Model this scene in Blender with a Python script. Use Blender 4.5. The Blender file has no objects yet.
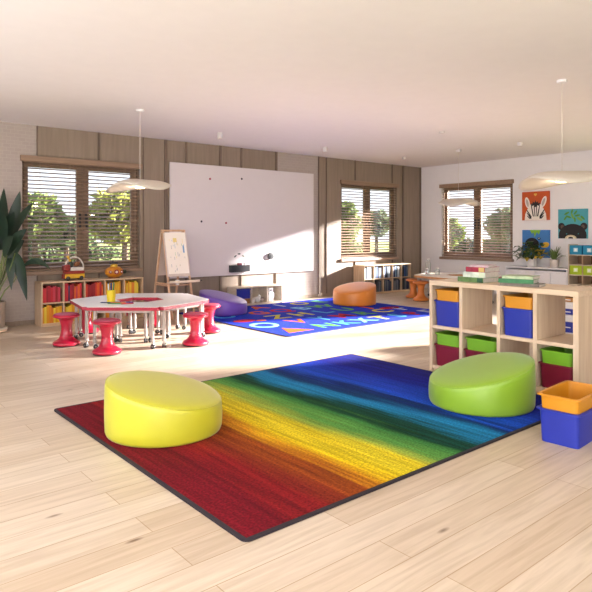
import bpy, bmesh, math, random
from mathutils import Vector, Matrix
random.seed(7)
PI = math.pi
scn = bpy.context.scene
COL = scn.collection

# ------------------------------------------------------------------ camera
EYE = 1.45                                     # eye height, metres
cam_d = bpy.data.cameras.new('camera')
cam = bpy.data.objects.new('camera', cam_d)
COL.objects.link(cam)
cam.location = (0, 0, EYE)
cam.rotation_euler = (PI / 2, 0, 0.8738 - PI / 2)
cam_d.sensor_width = 36.0
cam_d.lens = 597.5 / 592 * 36.0
cam_d.shift_y = -(296 - 231.94) / 592
cam_d.clip_start = 0.05
cam_d.clip_end = 300
scn.camera = cam

# ------------------------------------------------------------------ world, sun, exposure
world = bpy.data.worlds.new('sky')
scn.world = world
world.use_nodes = True
wn = world.node_tree.nodes
wl = world.node_tree.links
wn.clear()
wo = wn.new('ShaderNodeOutputWorld')
bg = wn.new('ShaderNodeBackground')
tc = wn.new('ShaderNodeTexCoord')
sx = wn.new('ShaderNodeSeparateXYZ')
rp = wn.new('ShaderNodeValToRGB')
rp.color_ramp.elements[0].position = 0.0
rp.color_ramp.elements[0].color = (0.90, 0.94, 1.0, 1)
rp.color_ramp.elements[1].position = 0.55
rp.color_ramp.elements[1].color = (0.55, 0.72, 1.0, 1)
wl.new(tc.outputs['Generated'], sx.inputs[0])
wl.new(sx.outputs['Z'], rp.inputs[0])
wl.new(rp.outputs[0], bg.inputs[0])
bg.inputs[1].default_value = 1.1
wl.new(bg.outputs[0], wo.inputs[0])

sun_d = bpy.data.lights.new('sun', 'SUN')
sun = bpy.data.objects.new('sun', sun_d)
COL.objects.link(sun)
sun_d.energy = 32.0
sun_d.color = (1.0, 0.95, 0.91)
sun_d.angle = math.radians(3.0)
SUN_DIR = Vector((-1.0, 0.42, -0.26)).normalized()
sun.rotation_euler = SUN_DIR.to_track_quat('-Z', 'Y').to_euler()
sun.location = (20, -4, 9)

# added fill lamps: open side behind the camera, and inside the solid left wall
def fill_lamp(name, loc, rot, sx_, sy_, energy):
    d = bpy.data.lights.new(name, 'AREA'); d.shape = 'RECTANGLE'; d.size = sx_; d.size_y = sy_
    d.energy = energy; d.color = (0.93, 0.96, 1.0)
    o = bpy.data.objects.new(name, d); COL.objects.link(o); o.location = loc; o.rotation_euler = rot
fill_lamp('fill_lamp_front', (1.2, -2.1, 1.5), (PI / 2, 0, 0), 5.0, 2.6, 40.0)
fill_lamp('fill_lamp_left', (-1.5, 3.4, 1.6), (0, -PI / 2, 0), 2.6, 8.0, 140.0)

scn.view_settings.view_transform = 'Standard'
scn.view_settings.look = 'None'
scn.view_settings.exposure = 0.72
scn.view_settings.gamma = 1.0
scn.view_settings.use_curve_mapping = False

# ------------------------------------------------------------------ materials
def lin(h):
    h = h.lstrip('#')
    v = [int(h[i:i + 2], 16) / 255 for i in (0, 2, 4)]
    return tuple(c / 12.92 if c <= 0.04045 else ((c + 0.055) / 1.055) ** 2.4 for c in v) + (1,)

MATS = {}
def new_mat(name):
    m = bpy.data.materials.new(name)
    m.use_nodes = True
    MATS[name] = m
    nt = m.node_tree
    return m, nt.nodes, nt.links, nt.nodes['Principled BSDF']

def plain(name, col, rough=0.5, metal=0.0, var=0.06, scale=6.0, bump=0.0, bscale=60.0, spec=None, coat=0.0, sheen=0.0):
    """a colour with a faint procedural variation and an optional fine bump"""
    if name in MATS: return MATS[name]
    m, n, l, b = new_mat(name)
    c = lin(col)
    t = n.new('ShaderNodeTexCoord')
    no = n.new('ShaderNodeTexNoise'); no.inputs['Scale'].default_value = scale; no.inputs['Detail'].default_value = 3
    l.new(t.outputs['Object'], no.inputs['Vector'])
    r = n.new('ShaderNodeValToRGB')
    r.color_ramp.elements[0].position = 0.3; r.color_ramp.elements[1].position = 0.7
    r.color_ramp.elements[0].color = tuple(x * (1 - var) for x in c[:3]) + (1,)
    r.color_ramp.elements[1].color = tuple(min(1, x * (1 + var)) for x in c[:3]) + (1,)
    l.new(no.outputs['Fac'], r.inputs[0]); l.new(r.outputs[0], b.inputs['Base Color'])
    b.inputs['Roughness'].default_value = rough
    b.inputs['Metallic'].default_value = metal
    if coat: b.inputs['Coat Weight'].default_value = coat
    if sheen: b.inputs['Sheen Weight'].default_value = sheen; b.inputs['Sheen Roughness'].default_value = 0.35
    if spec is not None: b.inputs['Specular IOR Level'].default_value = spec
    if bump:
        n2 = n.new('ShaderNodeTexNoise'); n2.inputs['Scale'].default_value = bscale; n2.inputs['Detail'].default_value = 4
        l.new(t.outputs['Object'], n2.inputs['Vector'])
        bp = n.new('ShaderNodeBump'); bp.inputs['Strength'].default_value = bump; bp.inputs['Distance'].default_value = 0.01
        l.new(n2.outputs['Fac'], bp.inputs['Height']); l.new(bp.outputs[0], b.inputs['Normal'])
    return m

def wood(name, c1, c2, axis='X', rough=0.45, scale=1.0):
    if name in MATS: return MATS[name]
    m, n, l, b = new_mat(name)
    t = n.new('ShaderNodeTexCoord'); mp = n.new('ShaderNodeMapping')
    s = {'X': (0.6, 9, 9), 'Y': (9, 0.6, 9), 'Z': (9, 9, 0.6)}[axis]
    mp.inputs['Scale'].default_value = tuple(x * scale for x in s)
    l.new(t.outputs['Object'], mp.inputs[0])
    no = n.new('ShaderNodeTexNoise'); no.inputs['Scale'].default_value = 3.0; no.inputs['Detail'].default_value = 6
    no.inputs['Distortion'].default_value = 0.6
    l.new(mp.outputs[0], no.inputs['Vector'])
    r = n.new('ShaderNodeValToRGB')
    r.color_ramp.elements[0].position = 0.3; r.color_ramp.elements[0].color = lin(c2)
    r.color_ramp.elements[1].position = 0.7; r.color_ramp.elements[1].color = lin(c1)
    l.new(no.outputs['Fac'], r.inputs[0]); l.new(r.outputs[0], b.inputs['Base Color'])
    b.inputs['Roughness'].default_value = rough
    bp = n.new('ShaderNodeBump'); bp.inputs['Strength'].default_value = 0.08; bp.inputs['Distance'].default_value = 0.005
    l.new(no.outputs['Fac'], bp.inputs['Height']); l.new(bp.outputs[0], b.inputs['Normal'])
    return m

def floor_mat():
    m, n, l, b = new_mat('oak planks')
    t = n.new('ShaderNodeTexCoord')
    br = n.new('ShaderNodeTexBrick')
    br.inputs['Scale'].default_value = 1.0
    br.inputs['Brick Width'].default_value = 2.1; br.inputs['Row Height'].default_value = 0.19
    br.inputs['Mortar Size'].default_value = 0.0025; br.inputs['Mortar Smooth'].default_value = 0.3
    br.offset = 0.37; br.inputs['Bias'].default_value = 0.0
    br.inputs['Color1'].default_value = lin('#d2c1ae'); br.inputs['Color2'].default_value = lin('#c4af98')
    br.inputs['Mortar'].default_value = lin('#a88d70')
    l.new(t.outputs['Object'], br.inputs['Vector'])
    mp = n.new('ShaderNodeMapping'); mp.inputs['Scale'].default_value = (0.9, 14, 1)
    l.new(t.outputs['Object'], mp.inputs[0])
    no = n.new('ShaderNodeTexNoise'); no.inputs['Scale'].default_value = 2.0; no.inputs['Detail'].default_value = 8
    no.inputs['Distortion'].default_value = 0.8
    l.new(mp.outputs[0], no.inputs['Vector'])
    r = n.new('ShaderNodeValToRGB')
    r.color_ramp.elements[0].position = 0.30; r.color_ramp.elements[0].color = (0.80, 0.77, 0.73, 1)
    r.color_ramp.elements[1].position = 0.62; r.color_ramp.elements[1].color = (1, 1, 1, 1)
    l.new(no.outputs['Fac'], r.inputs[0])
    mx = n.new('ShaderNodeMixRGB'); mx.blend_type = 'MULTIPLY'; mx.inputs[0].default_value = 1
    l.new(br.outputs['Color'], mx.inputs[1]); l.new(r.outputs[0], mx.inputs[2])
    # knots: sparse dark specks stretched along the boards
    mp2 = n.new('ShaderNodeMapping'); mp2.inputs['Scale'].default_value = (0.5, 1.6, 1)
    l.new(t.outputs['Object'], mp2.inputs[0])
    vo = n.new('ShaderNodeTexVoronoi'); vo.inputs['Scale'].default_value = 2.2; vo.inputs['Randomness'].default_value = 1
    l.new(mp2.outputs[0], vo.inputs['Vector'])
    kr = n.new('ShaderNodeValToRGB')
    kr.color_ramp.elements[0].position = 0.018; kr.color_ramp.elements[0].color = (0.28, 0.2, 0.15, 1)
    kr.color_ramp.elements[1].position = 0.06; kr.color_ramp.elements[1].color = (1, 1, 1, 1)
    l.new(vo.outputs['Distance'], kr.inputs[0])
    mx2 = n.new('ShaderNodeMixRGB'); mx2.blend_type = 'MULTIPLY'; mx2.inputs[0].default_value = 0.85
    l.new(mx.outputs[0], mx2.inputs[1]); l.new(kr.outputs[0], mx2.inputs[2])
    l.new(mx2.outputs[0], b.inputs['Base Color'])
    b.inputs['Roughness'].default_value = 0.42
    bp = n.new('ShaderNodeBump'); bp.inputs['Strength'].default_value = 0.12; bp.inputs['Distance'].default_value = 0.004
    l.new(no.outputs['Fac'], bp.inputs['Height']); l.new(bp.outputs[0], b.inputs['Normal'])
    return m

def tile_paper():
    m, n, l, b = new_mat('woven wallpaper')
    t = n.new('ShaderNodeTexCoord'); mp = n.new('ShaderNodeMapping')
    mp.inputs['Rotation'].default_value = (PI / 2, 0, 0)
    l.new(t.outputs['Object'], mp.inputs[0])
    br = n.new('ShaderNodeTexBrick'); br.inputs['Scale'].default_value = 1
    br.inputs['Brick Width'].default_value = 0.11; br.inputs['Row Height'].default_value = 0.055
    br.inputs['Mortar Size'].default_value = 0.004
    br.inputs['Color1'].default_value = lin('#b2a59e'); br.inputs['Color2'].default_value = lin('#aea19a')
    br.inputs['Mortar'].default_value = lin('#b7aba3')
    l.new(mp.outputs[0], br.inputs['Vector'])
    l.new(br.outputs['Color'], b.inputs['Base Color'])
    b.inputs['Roughness'].default_value = 0.8
    bp = n.new('ShaderNodeBump'); bp.inputs['Strength'].default_value = 0.12; bp.inputs['Distance'].default_value = 0.002
    l.new(br.outputs['Fac'], bp.inputs['Height']); l.new(bp.outputs[0], b.inputs['Normal'])
    return m

def rainbow_mat():
    """woven stripes running along Y, colours change along X (object space, metres)"""
    m, n, l, b = new_mat('rainbow pile')
    t = n.new('ShaderNodeTexCoord')
    mp = n.new('ShaderNodeMapping'); mp.inputs['Scale'].default_value = (3.0, 0.45, 1)
    l.new(t.outputs['Object'], mp.inputs[0])
    n1 = n.new('ShaderNodeTexNoise'); n1.inputs['Scale'].default_value = 1.6; n1.inputs['Detail'].default_value = 6
    l.new(mp.outputs[0], n1.inputs['Vector'])
    mp3 = n.new('ShaderNodeMapping'); mp3.inputs['Scale'].default_value = (26, 1.2, 1)
    l.new(t.outputs['Object'], mp3.inputs[0])
    n3 = n.new('ShaderNodeTexNoise'); n3.inputs['Scale'].default_value = 1.0; n3.inputs['Detail'].default_value = 5
    l.new(mp3.outputs[0], n3.inputs['Vector'])
    sp = n.new('ShaderNodeSeparateXYZ'); l.new(t.outputs['Object'], sp.inputs[0])
    # x + wobble
    a1 = n.new('ShaderNodeMath'); a1.operation = 'MULTIPLY_ADD'
    l.new(n1.outputs['Fac'], a1.inputs[0]); a1.inputs[1].default_value = 0.55; l.new(sp.outputs['X'], a1.inputs[2])
    a2 = n.new('ShaderNodeMath'); a2.operation = 'MULTIPLY_ADD'
    l.new(n3.outputs['Fac'], a2.inputs[0]); a2.inputs[1].default_value = 0.18; l.new(a1.outputs[0], a2.inputs[2])
    # slight skew: stripes lean with depth
    a4 = n.new('ShaderNodeMath'); a4.operation = 'MULTIPLY_ADD'
    l.new(sp.outputs['Y'], a4.inputs[0]); a4.inputs[1].default_value = 0.03; l.new(a2.outputs[0], a4.inputs[2])
    a3 = n.new('ShaderNodeMath'); a3.operation = 'MULTIPLY_ADD'
    l.new(a4.outputs[0], a3.inputs[0]); a3.inputs[1].default_value = 1 / 3.42; a3.inputs[2].default_value = -(0.30) / 3.42
    r = n.new('ShaderNodeValToRGB'); e = r.color_ramp.elements
    stops = [(0.00, '#7c1020'), (0.10, '#6e0e1c'), (0.16, '#86181a'), (0.215, '#843016'), (0.265, '#9c4a12'), (0.30, '#cf8c16'),
             (0.335, '#e6c618'), (0.40, '#dcc828'), (0.435, '#a2b040'), (0.47, '#5c9844'), (0.525, '#3a7f3e'), (0.555, '#0b3a24'),
             (0.585, '#0d4a44'), (0.61, '#1877a0'), (0.655, '#1a7fb8'), (0.685, '#0c3f74'), (0.715, '#0a2a6e'),
             (0.75, '#1650cc'), (0.82, '#1c42c4'), (0.90, '#161f96'), (1.0, '#1a1c7c')]
    e[0].position, e[0].color = stops[0][0], lin(stops[0][1])
    e[1].position, e[1].color = stops[-1][0], lin(stops[-1][1])
    for p, c in stops[1:-1]:
        q = e.new(p); q.color = lin(c)
    l.new(a3.outputs[0], r.inputs[0])
    n4 = n.new('ShaderNodeTexNoise'); n4.inputs['Scale'].default_value = 70; n4.inputs['Detail'].default_value = 3
    l.new(t.outputs['Object'], n4.inputs['Vector'])
    r4 = n.new('ShaderNodeValToRGB'); r4.color_ramp.elements[0].position = 0.3; r4.color_ramp.elements[1].position = 0.7
    r4.color_ramp.elements[0].color = (0.55, 0.55, 0.55, 1); r4.color_ramp.elements[1].color = (1.25, 1.25, 1.25, 1)
    l.new(n4.outputs['Fac'], r4.inputs[0])
    mx = n.new('ShaderNodeMixRGB'); mx.blend_type = 'MULTIPLY'; mx.inputs[0].default_value = 1
    l.new(r.outputs[0], mx.inputs[1]); l.new(r4.outputs[0], mx.inputs[2])
    r5 = n.new('ShaderNodeValToRGB'); r5.color_ramp.elements[0].position = 0.3; r5.color_ramp.elements[1].position = 0.7
    r5.color_ramp.elements[0].color = (0.6, 0.6, 0.6, 1); r5.color_ramp.elements[1].color = (1.2, 1.2, 1.2, 1)
    l.new(n3.outputs['Fac'], r5.inputs[0])
    mx2 = n.new('ShaderNodeMixRGB'); mx2.blend_type = 'MULTIPLY'; mx2.inputs[0].default_value = 1
    l.new(mx.outputs[0], mx2.inputs[1]); l.new(r5.outputs[0], mx2.inputs[2])
    l.new(mx2.outputs[0], b.inputs['Base Color'])
    b.inputs['Roughness'].default_value = 0.9; b.inputs['Specular IOR Level'].default_value = 0.15
    bp = n.new('ShaderNodeBump'); bp.inputs['Strength'].default_value = 0.4; bp.inputs['Distance'].default_value = 0.006
    l.new(n4.outputs['Fac'], bp.inputs['Height']); l.new(bp.outputs[0], b.inputs['Normal'])
    return m

def glass_mat(name='window glass', tint=(1, 1, 1, 1), gloss=0.06):
    if name in MATS: return MATS[name]
    m, n, l, b = new_mat(name)
    n.remove(b)
    out = n['Material Output']
    tr = n.new('ShaderNodeBsdfTransparent'); tr.inputs[0].default_value = tint
    gl = n.new('ShaderNodeBsdfGlossy'); gl.inputs['Roughness'].default_value = 0.03
    mx = n.new('ShaderNodeMixShader'); mx.inputs[0].default_value = gloss
    l.new(tr.outputs[0], mx.inputs[1]); l.new(gl.outputs[0], mx.inputs[2]); l.new(mx.outputs[0], out.inputs['Surface'])
    return m

def leaf_mat(name, c1, c2, rough=0.5, trans=0.25):
    if name in MATS: return MATS[name]
    m, n, l, b = new_mat(name)
    t = n.new('ShaderNodeTexCoord')
    no = n.new('ShaderNodeTexNoise'); no.inputs['Scale'].default_value = 2.5; no.inputs['Detail'].default_value = 4
    l.new(t.outputs['Object'], no.inputs['Vector'])
    r = n.new('ShaderNodeValToRGB'); r.color_ramp.elements[0].position = 0.35; r.color_ramp.elements[1].position = 0.65
    r.color_ramp.elements[0].color = lin(c1); r.color_ramp.elements[1].color = lin(c2)
    l.new(no.outputs['Fac'], r.inputs[0]); l.new(r.outputs[0], b.inputs['Base Color'])
    b.inputs['Roughness'].default_value = rough
    if trans:
        tr = n.new('ShaderNodeBsdfTranslucent'); l.new(r.outputs[0], tr.inputs[0])
        mx = n.new('ShaderNodeMixShader'); mx.inputs[0].default_value = trans
        l.new(b.outputs[0], mx.inputs[1]); l.new(tr.outputs[0], mx.inputs[2])
        l.new(mx.outputs[0], n['Material Output'].inputs['Surface'])
    return m

def glow_mat(name, col, strength):
    m, n, l, b = new_mat(name)
    b.inputs['Base Color'].default_value = lin(col)
    b.inputs['Emission Color'].default_value = lin(col)
    b.inputs['Emission Strength'].default_value = strength
    return m

BIRCH = wood('birch', '#d9bd9c', '#c5a481', 'X')
BIRCHV = wood('birch upright', '#d6ba9a', '#c2a180', 'Z')
PALEBIRCH = wood('pale birch', '#e2d3c0', '#d2bfa8', 'X')
PANEL = wood('taupe wall panel', '#988777', '#8b7a6b', 'Z', 0.6, 0.7)
BATTEN = wood('batten', '#7c6a5c', '#6d5c4f', 'Z', 0.6)
BLINDW = wood('blind wood', '#a0846e', '#8c715c', 'X', 0.5)
FRAMEW = wood('window wood', '#8a705c', '#775f4d', 'Z', 0.5)
EASELW = wood('easel pine', '#d9b394', '#c59a78', 'Z')
WHITEWALL = plain('white wall paint', '#ebe8e9', 0.75, var=0.01, bump=0.03, bscale=200)
CEIL = plain('ceiling paint', '#ebe6e6', 0.85, var=0.01, bump=0.02, bscale=150)
PAPERW = tile_paper()
FLOOR = floor_mat()
GLASS = glass_mat()
BLACK = plain('black plastic', '#26272b', 0.4, var=0.1)
RUBBER = plain('dark rubber', '#2b2527', 0.7)
WHITEP = plain('white laminate', '#ece9ec', 0.35, var=0.01)
WHITEB = plain('whiteboard enamel', '#ddd5d6', 0.45, var=0.008, spec=0.3)
REDP = plain('red plastic', '#ad1434', 0.32, var=0.04, coat=0.2)
REDE = plain('red edge band', '#a01030', 0.4, var=0.04)
GREYLEG = plain('grey beige steel', '#a89e96', 0.4, metal=0.2)
STEEL = plain('caster steel', '#9a9793', 0.3, metal=0.8)
PAGES = plain('book pages', '#cfc8c0', 0.8, var=0.08, scale=40)
POTW = plain('white ceramic', '#e6e2e0', 0.4, var=0.02)
SOIL = plain('soil', '#3a2a20', 0.95, bump=0.6)

# ------------------------------------------------------------------ mesh helpers
def obj(name, bm, mats, parent=None, smooth=False, loc=None):
    me = bpy.data.meshes.new(name)
    bmesh.ops.recalc_face_normals(bm, faces=bm.faces)
    bm.to_mesh(me); bm.free()
    for m in (mats if isinstance(mats, (list, tuple)) else [mats]): me.materials.append(m)
    if smooth:
        for p in me.polygons: p.use_smooth = True
        if smooth != 'all':
            me.set_sharp_from_angle(angle=math.radians(38))
    o = bpy.data.objects.new(name, me); COL.objects.link(o)
    if parent is not None: o.parent = parent
    if loc is not None: o.location = loc
    return o

def tag(o, label=None, cat=None, group=None, kind=None):
    if label: o['label'] = label
    if cat: o['category'] = cat
    if group: o['group'] = group
    if kind: o['kind'] = kind
    return o

def thing(name, label, cat, loc=(0, 0, 0), rz=0.0, group=None):
    o = bpy.data.objects.new(name, None); COL.objects.link(o)
    o.empty_display_size = 0.1
    o.location = loc; o.rotation_euler = (0, 0, rz)
    return tag(o, label, cat, group)

def BM(): return bmesh.new()

def box(bm, x0, x1, y0, y1, z0, z1, b=0.0, mi=0, M=None, seg=2):
    vs = [bm.verts.new((x, y, z)) for z in (z0, z1) for y in (y0, y1) for x in (x0, x1)]
    q = [(0, 1, 3, 2), (4, 6, 7, 5), (0, 4, 5, 1), (1, 5, 7, 3), (3, 7, 6, 2), (2, 6, 4, 0)]
    fs = [bm.faces.new([vs[i] for i in f]) for f in q]
    for f in fs: f.material_index = mi
    if b:
        es = list({e for f in fs for e in f.edges})
        r = bmesh.ops.bevel(bm, geom=es, offset=b, segments=seg, affect='EDGES', profile=0.5)
        for f in r['faces']: f.material_index = mi
        vs = list({v for f in r['faces'] for v in f.verts} | {v for v in vs if v.is_valid})
    if M is not None: bmesh.ops.transform(bm, matrix=M, verts=vs)
    return vs

def lathe(bm, prof, n=32, mi=0, M=None, cap=True):
    """profile [(r,z)...] turned round Z"""
    rings = []
    allv = []
    for r, z in prof:
        if r < 1e-6:
            v = bm.verts.new((0, 0, z)); rings.append([v]); allv.append(v)
        else:
            ring = [bm.verts.new((r * math.cos(2 * PI * i / n), r * math.sin(2 * PI * i / n), z)) for i in range(n)]
            rings.append(ring); allv += ring
    for a, b in zip(rings, rings[1:]):
        if len(a) == 1 and len(b) == 1: continue
        for i in range(n):
            j = (i + 1) % n
            if len(a) == 1: f = bm.faces.new((a[0], b[j], b[i]))
            elif len(b) == 1: f = bm.faces.new((a[i], a[j], b[0]))
            else: f = bm.faces.new((a[i], a[j], b[j], b[i]))
            f.material_index = mi
    if cap:
        for ring in (rings[0], rings[-1]):
            if len(ring) > 1:
                f = bm.faces.new(ring); f.material_index = mi
    if M is not None: bmesh.ops.transform(bm, matrix=M, verts=allv)
    return allv

def cyl(bm, p, q, r, n=12, mi=0, r2=None):
    p, q = Vector(p), Vector(q)
    d = q - p
    M = Matrix.Translation(p) @ d.to_track_quat('Z', 'Y').to_matrix().to_4x4()
    return lathe(bm, [(r, 0), (r if r2 is None else r2, d.length)], n, mi, M)

def tube(bm, pts, r, n=8, mi=0):
    pts = [Vector(p) for p in pts]
    rings = []
    for i, p in enumerate(pts):
        d = (pts[min(i + 1, len(pts) - 1)] - pts[max(i - 1, 0)]).normalized()
        M = d.to_track_quat('Z', 'Y').to_matrix()
        rr = r(i / (len(pts) - 1)) if callable(r) else r
        rings.append([bm.verts.new(p + M @ Vector((rr * math.cos(2 * PI * k / n), rr * math.sin(2 * PI * k / n), 0))) for k in range(n)])
    for a, b in zip(rings, rings[1:]):
        for k in range(n):
            f = bm.faces.new((a[k], a[(k + 1) % n], b[(k + 1) % n], b[k])); f.material_index = mi
    for ring in (rings[0], rings[-1]):
        f = bm.faces.new(ring); f.material_index = mi

def prism(bm, pts, z0, z1, mi=0, side_mi=None):
    a = [bm.verts.new((x, y, z0)) for x, y in pts]
    b = [bm.verts.new((x, y, z1)) for x, y in pts]
    n = len(pts)
    for f in (bm.faces.new(a[::-1]), bm.faces.new(b)): f.material_index = mi
    for i in range(n):
        f = bm.faces.new((a[i], a[(i + 1) % n], b[(i + 1) % n], b[i])); f.material_index = mi if side_mi is None else side_mi
    return a + b

def sphere(bm, c, r, u=16, v=10, mi=0, sc=(1, 1, 1)):
    M = Matrix.Translation(c) @ Matrix.Diagonal((r * sc[0], r * sc[1], r * sc[2], 1))
    prof = [(0, -1)] + [(math.cos(t), math.sin(t)) for t in [(-PI / 2 + PI * k / v) for k in range(1, v)]] + [(0, 1)]
    return lathe(bm, prof, u, mi, M, cap=False)

def RotZ(a): return Matrix.Rotation(a, 4, 'Z')
def T(x, y, z): return Matrix.Translation((x, y, z))

# ------------------------------------------------------------------ room shell
YW, XR, ZC = 9.86, 12.50, 3.127
XL, YF = -1.6, -2.2
TH = 0.24

def structure(name, bm, m, **k):
    return tag(obj(name, bm, m, **k), kind='structure')

bm = BM(); box(bm, XL, XR + TH, YF, YW + TH, -0.12, 0.0); structure('floor', bm, FLOOR)
bm = BM(); box(bm, XL, XR + TH, YF, YW + TH, ZC, ZC + 0.15); structure('ceiling', bm, CEIL)

WZ0, WZ1 = 0.83, 2.60
W1 = (2.70, 4.655); W2 = (9.60, 11.545); W3 = (7.255, 9.21)
W4 = (1.4, 4.9)                      # farther along the right wall, outside the photograph's frame

def wall_strips(bm, along, a0, a1, w0, w1, holes, cuts=(), mats=None):
    """a wall built of upright strips with openings; along = 'X' or 'Y'"""
    edges = sorted({a0, a1, *[h for H in holes for h in H[:2]], *cuts})
    for s, e in zip(edges, edges[1:]):
        mid = (s + e) / 2
        mi = mats(mid) if mats else 0
        zs = [(0, ZC)]
        for H in holes:
            if H[0] < mid < H[1]: zs = [(0, H[2]), (H[3], ZC)]
        for z0, z1 in zs:
            if along == 'X': box(bm, s, e, w0, w1, z0, z1, mi=mi)
            else: box(bm, w0, w1, s, e, z0, z1, mi=mi)

def back_mat(x): return 1 if (x < 2.92 or 7.72 < x < 8.90) else 0
bm = BM()
wall_strips(bm, 'X', XL, XR, YW, YW + TH, [(*W1, WZ0, WZ1), (*W2, WZ0, WZ1)], (2.92, 7.72, 8.90), back_mat)
structure('wall_back', bm, [PANEL, PAPERW])
bm = BM()
wall_strips(bm, 'Y', YF, YW + TH, XR, XR + TH, [(*W3, WZ0, WZ1), (*W4, WZ0, WZ1)])
structure('wall_right', bm, WHITEWALL)
bm = BM(); box(bm, XL - TH, XL, YF, YW + TH, -0.12, ZC + 0.15)
structure('wall_left', bm, WHITEWALL)

bm = BM(); box(bm, 4.0, XR + TH, YF - TH, YF, -0.12, ZC + 0.15); box(bm, XL - TH, 4.0, YF - TH, YF, 2.9, ZC + 0.15)  # unseen wall, added to keep direct sun out; its left part stays open
structure('wall_front_sunblock', bm, WHITEWALL)

# upright battens on the panelled wall, cut where the windows are
k = 0
for x, wd, full in [(2.92, .014, 0), (3.913, .03, 0), (4.72, .012, 1), (5.158, .055, 1), (5.579, .035, 1), (6.327, .05, 1),
              (6.821, .035, 1), (7.708, .05, 1), (8.90, .022, 1), (9.133, .014, 1), (10.06, .035, 0), (11.368, .03, 0),
              (11.787, .055, 1), (12.47, .05, 1)]:
    k += 1
    bm = BM()
    if full: box(bm, x - wd / 2, x + wd / 2, YW - 0.024, YW - 0.0005, 0.07, ZC - 0.001, 0.004)
    else:
        box(bm, x - wd / 2, x + wd / 2, YW - 0.024, YW - 0.0005, 0.07, WZ0 - 0.075, 0.004)
        box(bm, x - wd / 2, x + wd / 2, YW - 0.024, YW - 0.0005, WZ1 + 0.06, ZC - 0.001, 0.004)
    structure('trim_%d' % k, bm, BATTEN)
bm = BM(); box(bm, XL + .001, 7.70, YW - 0.012, YW - 0.0005, 0.0, 0.07, 0.003); box(bm, 7.70, XR - .001, YW - 0.012, YW - 0.0005, 0.0, 0.07, 0.003)
structure('baseboard_back', bm, PANEL)
bm = BM(); box(bm, XR - 0.014, XR - 0.0005, YF, YW - 0.013, 0.0, 0.08, 0.003)
structure('baseboard_right', bm, WHITEP)

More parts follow.
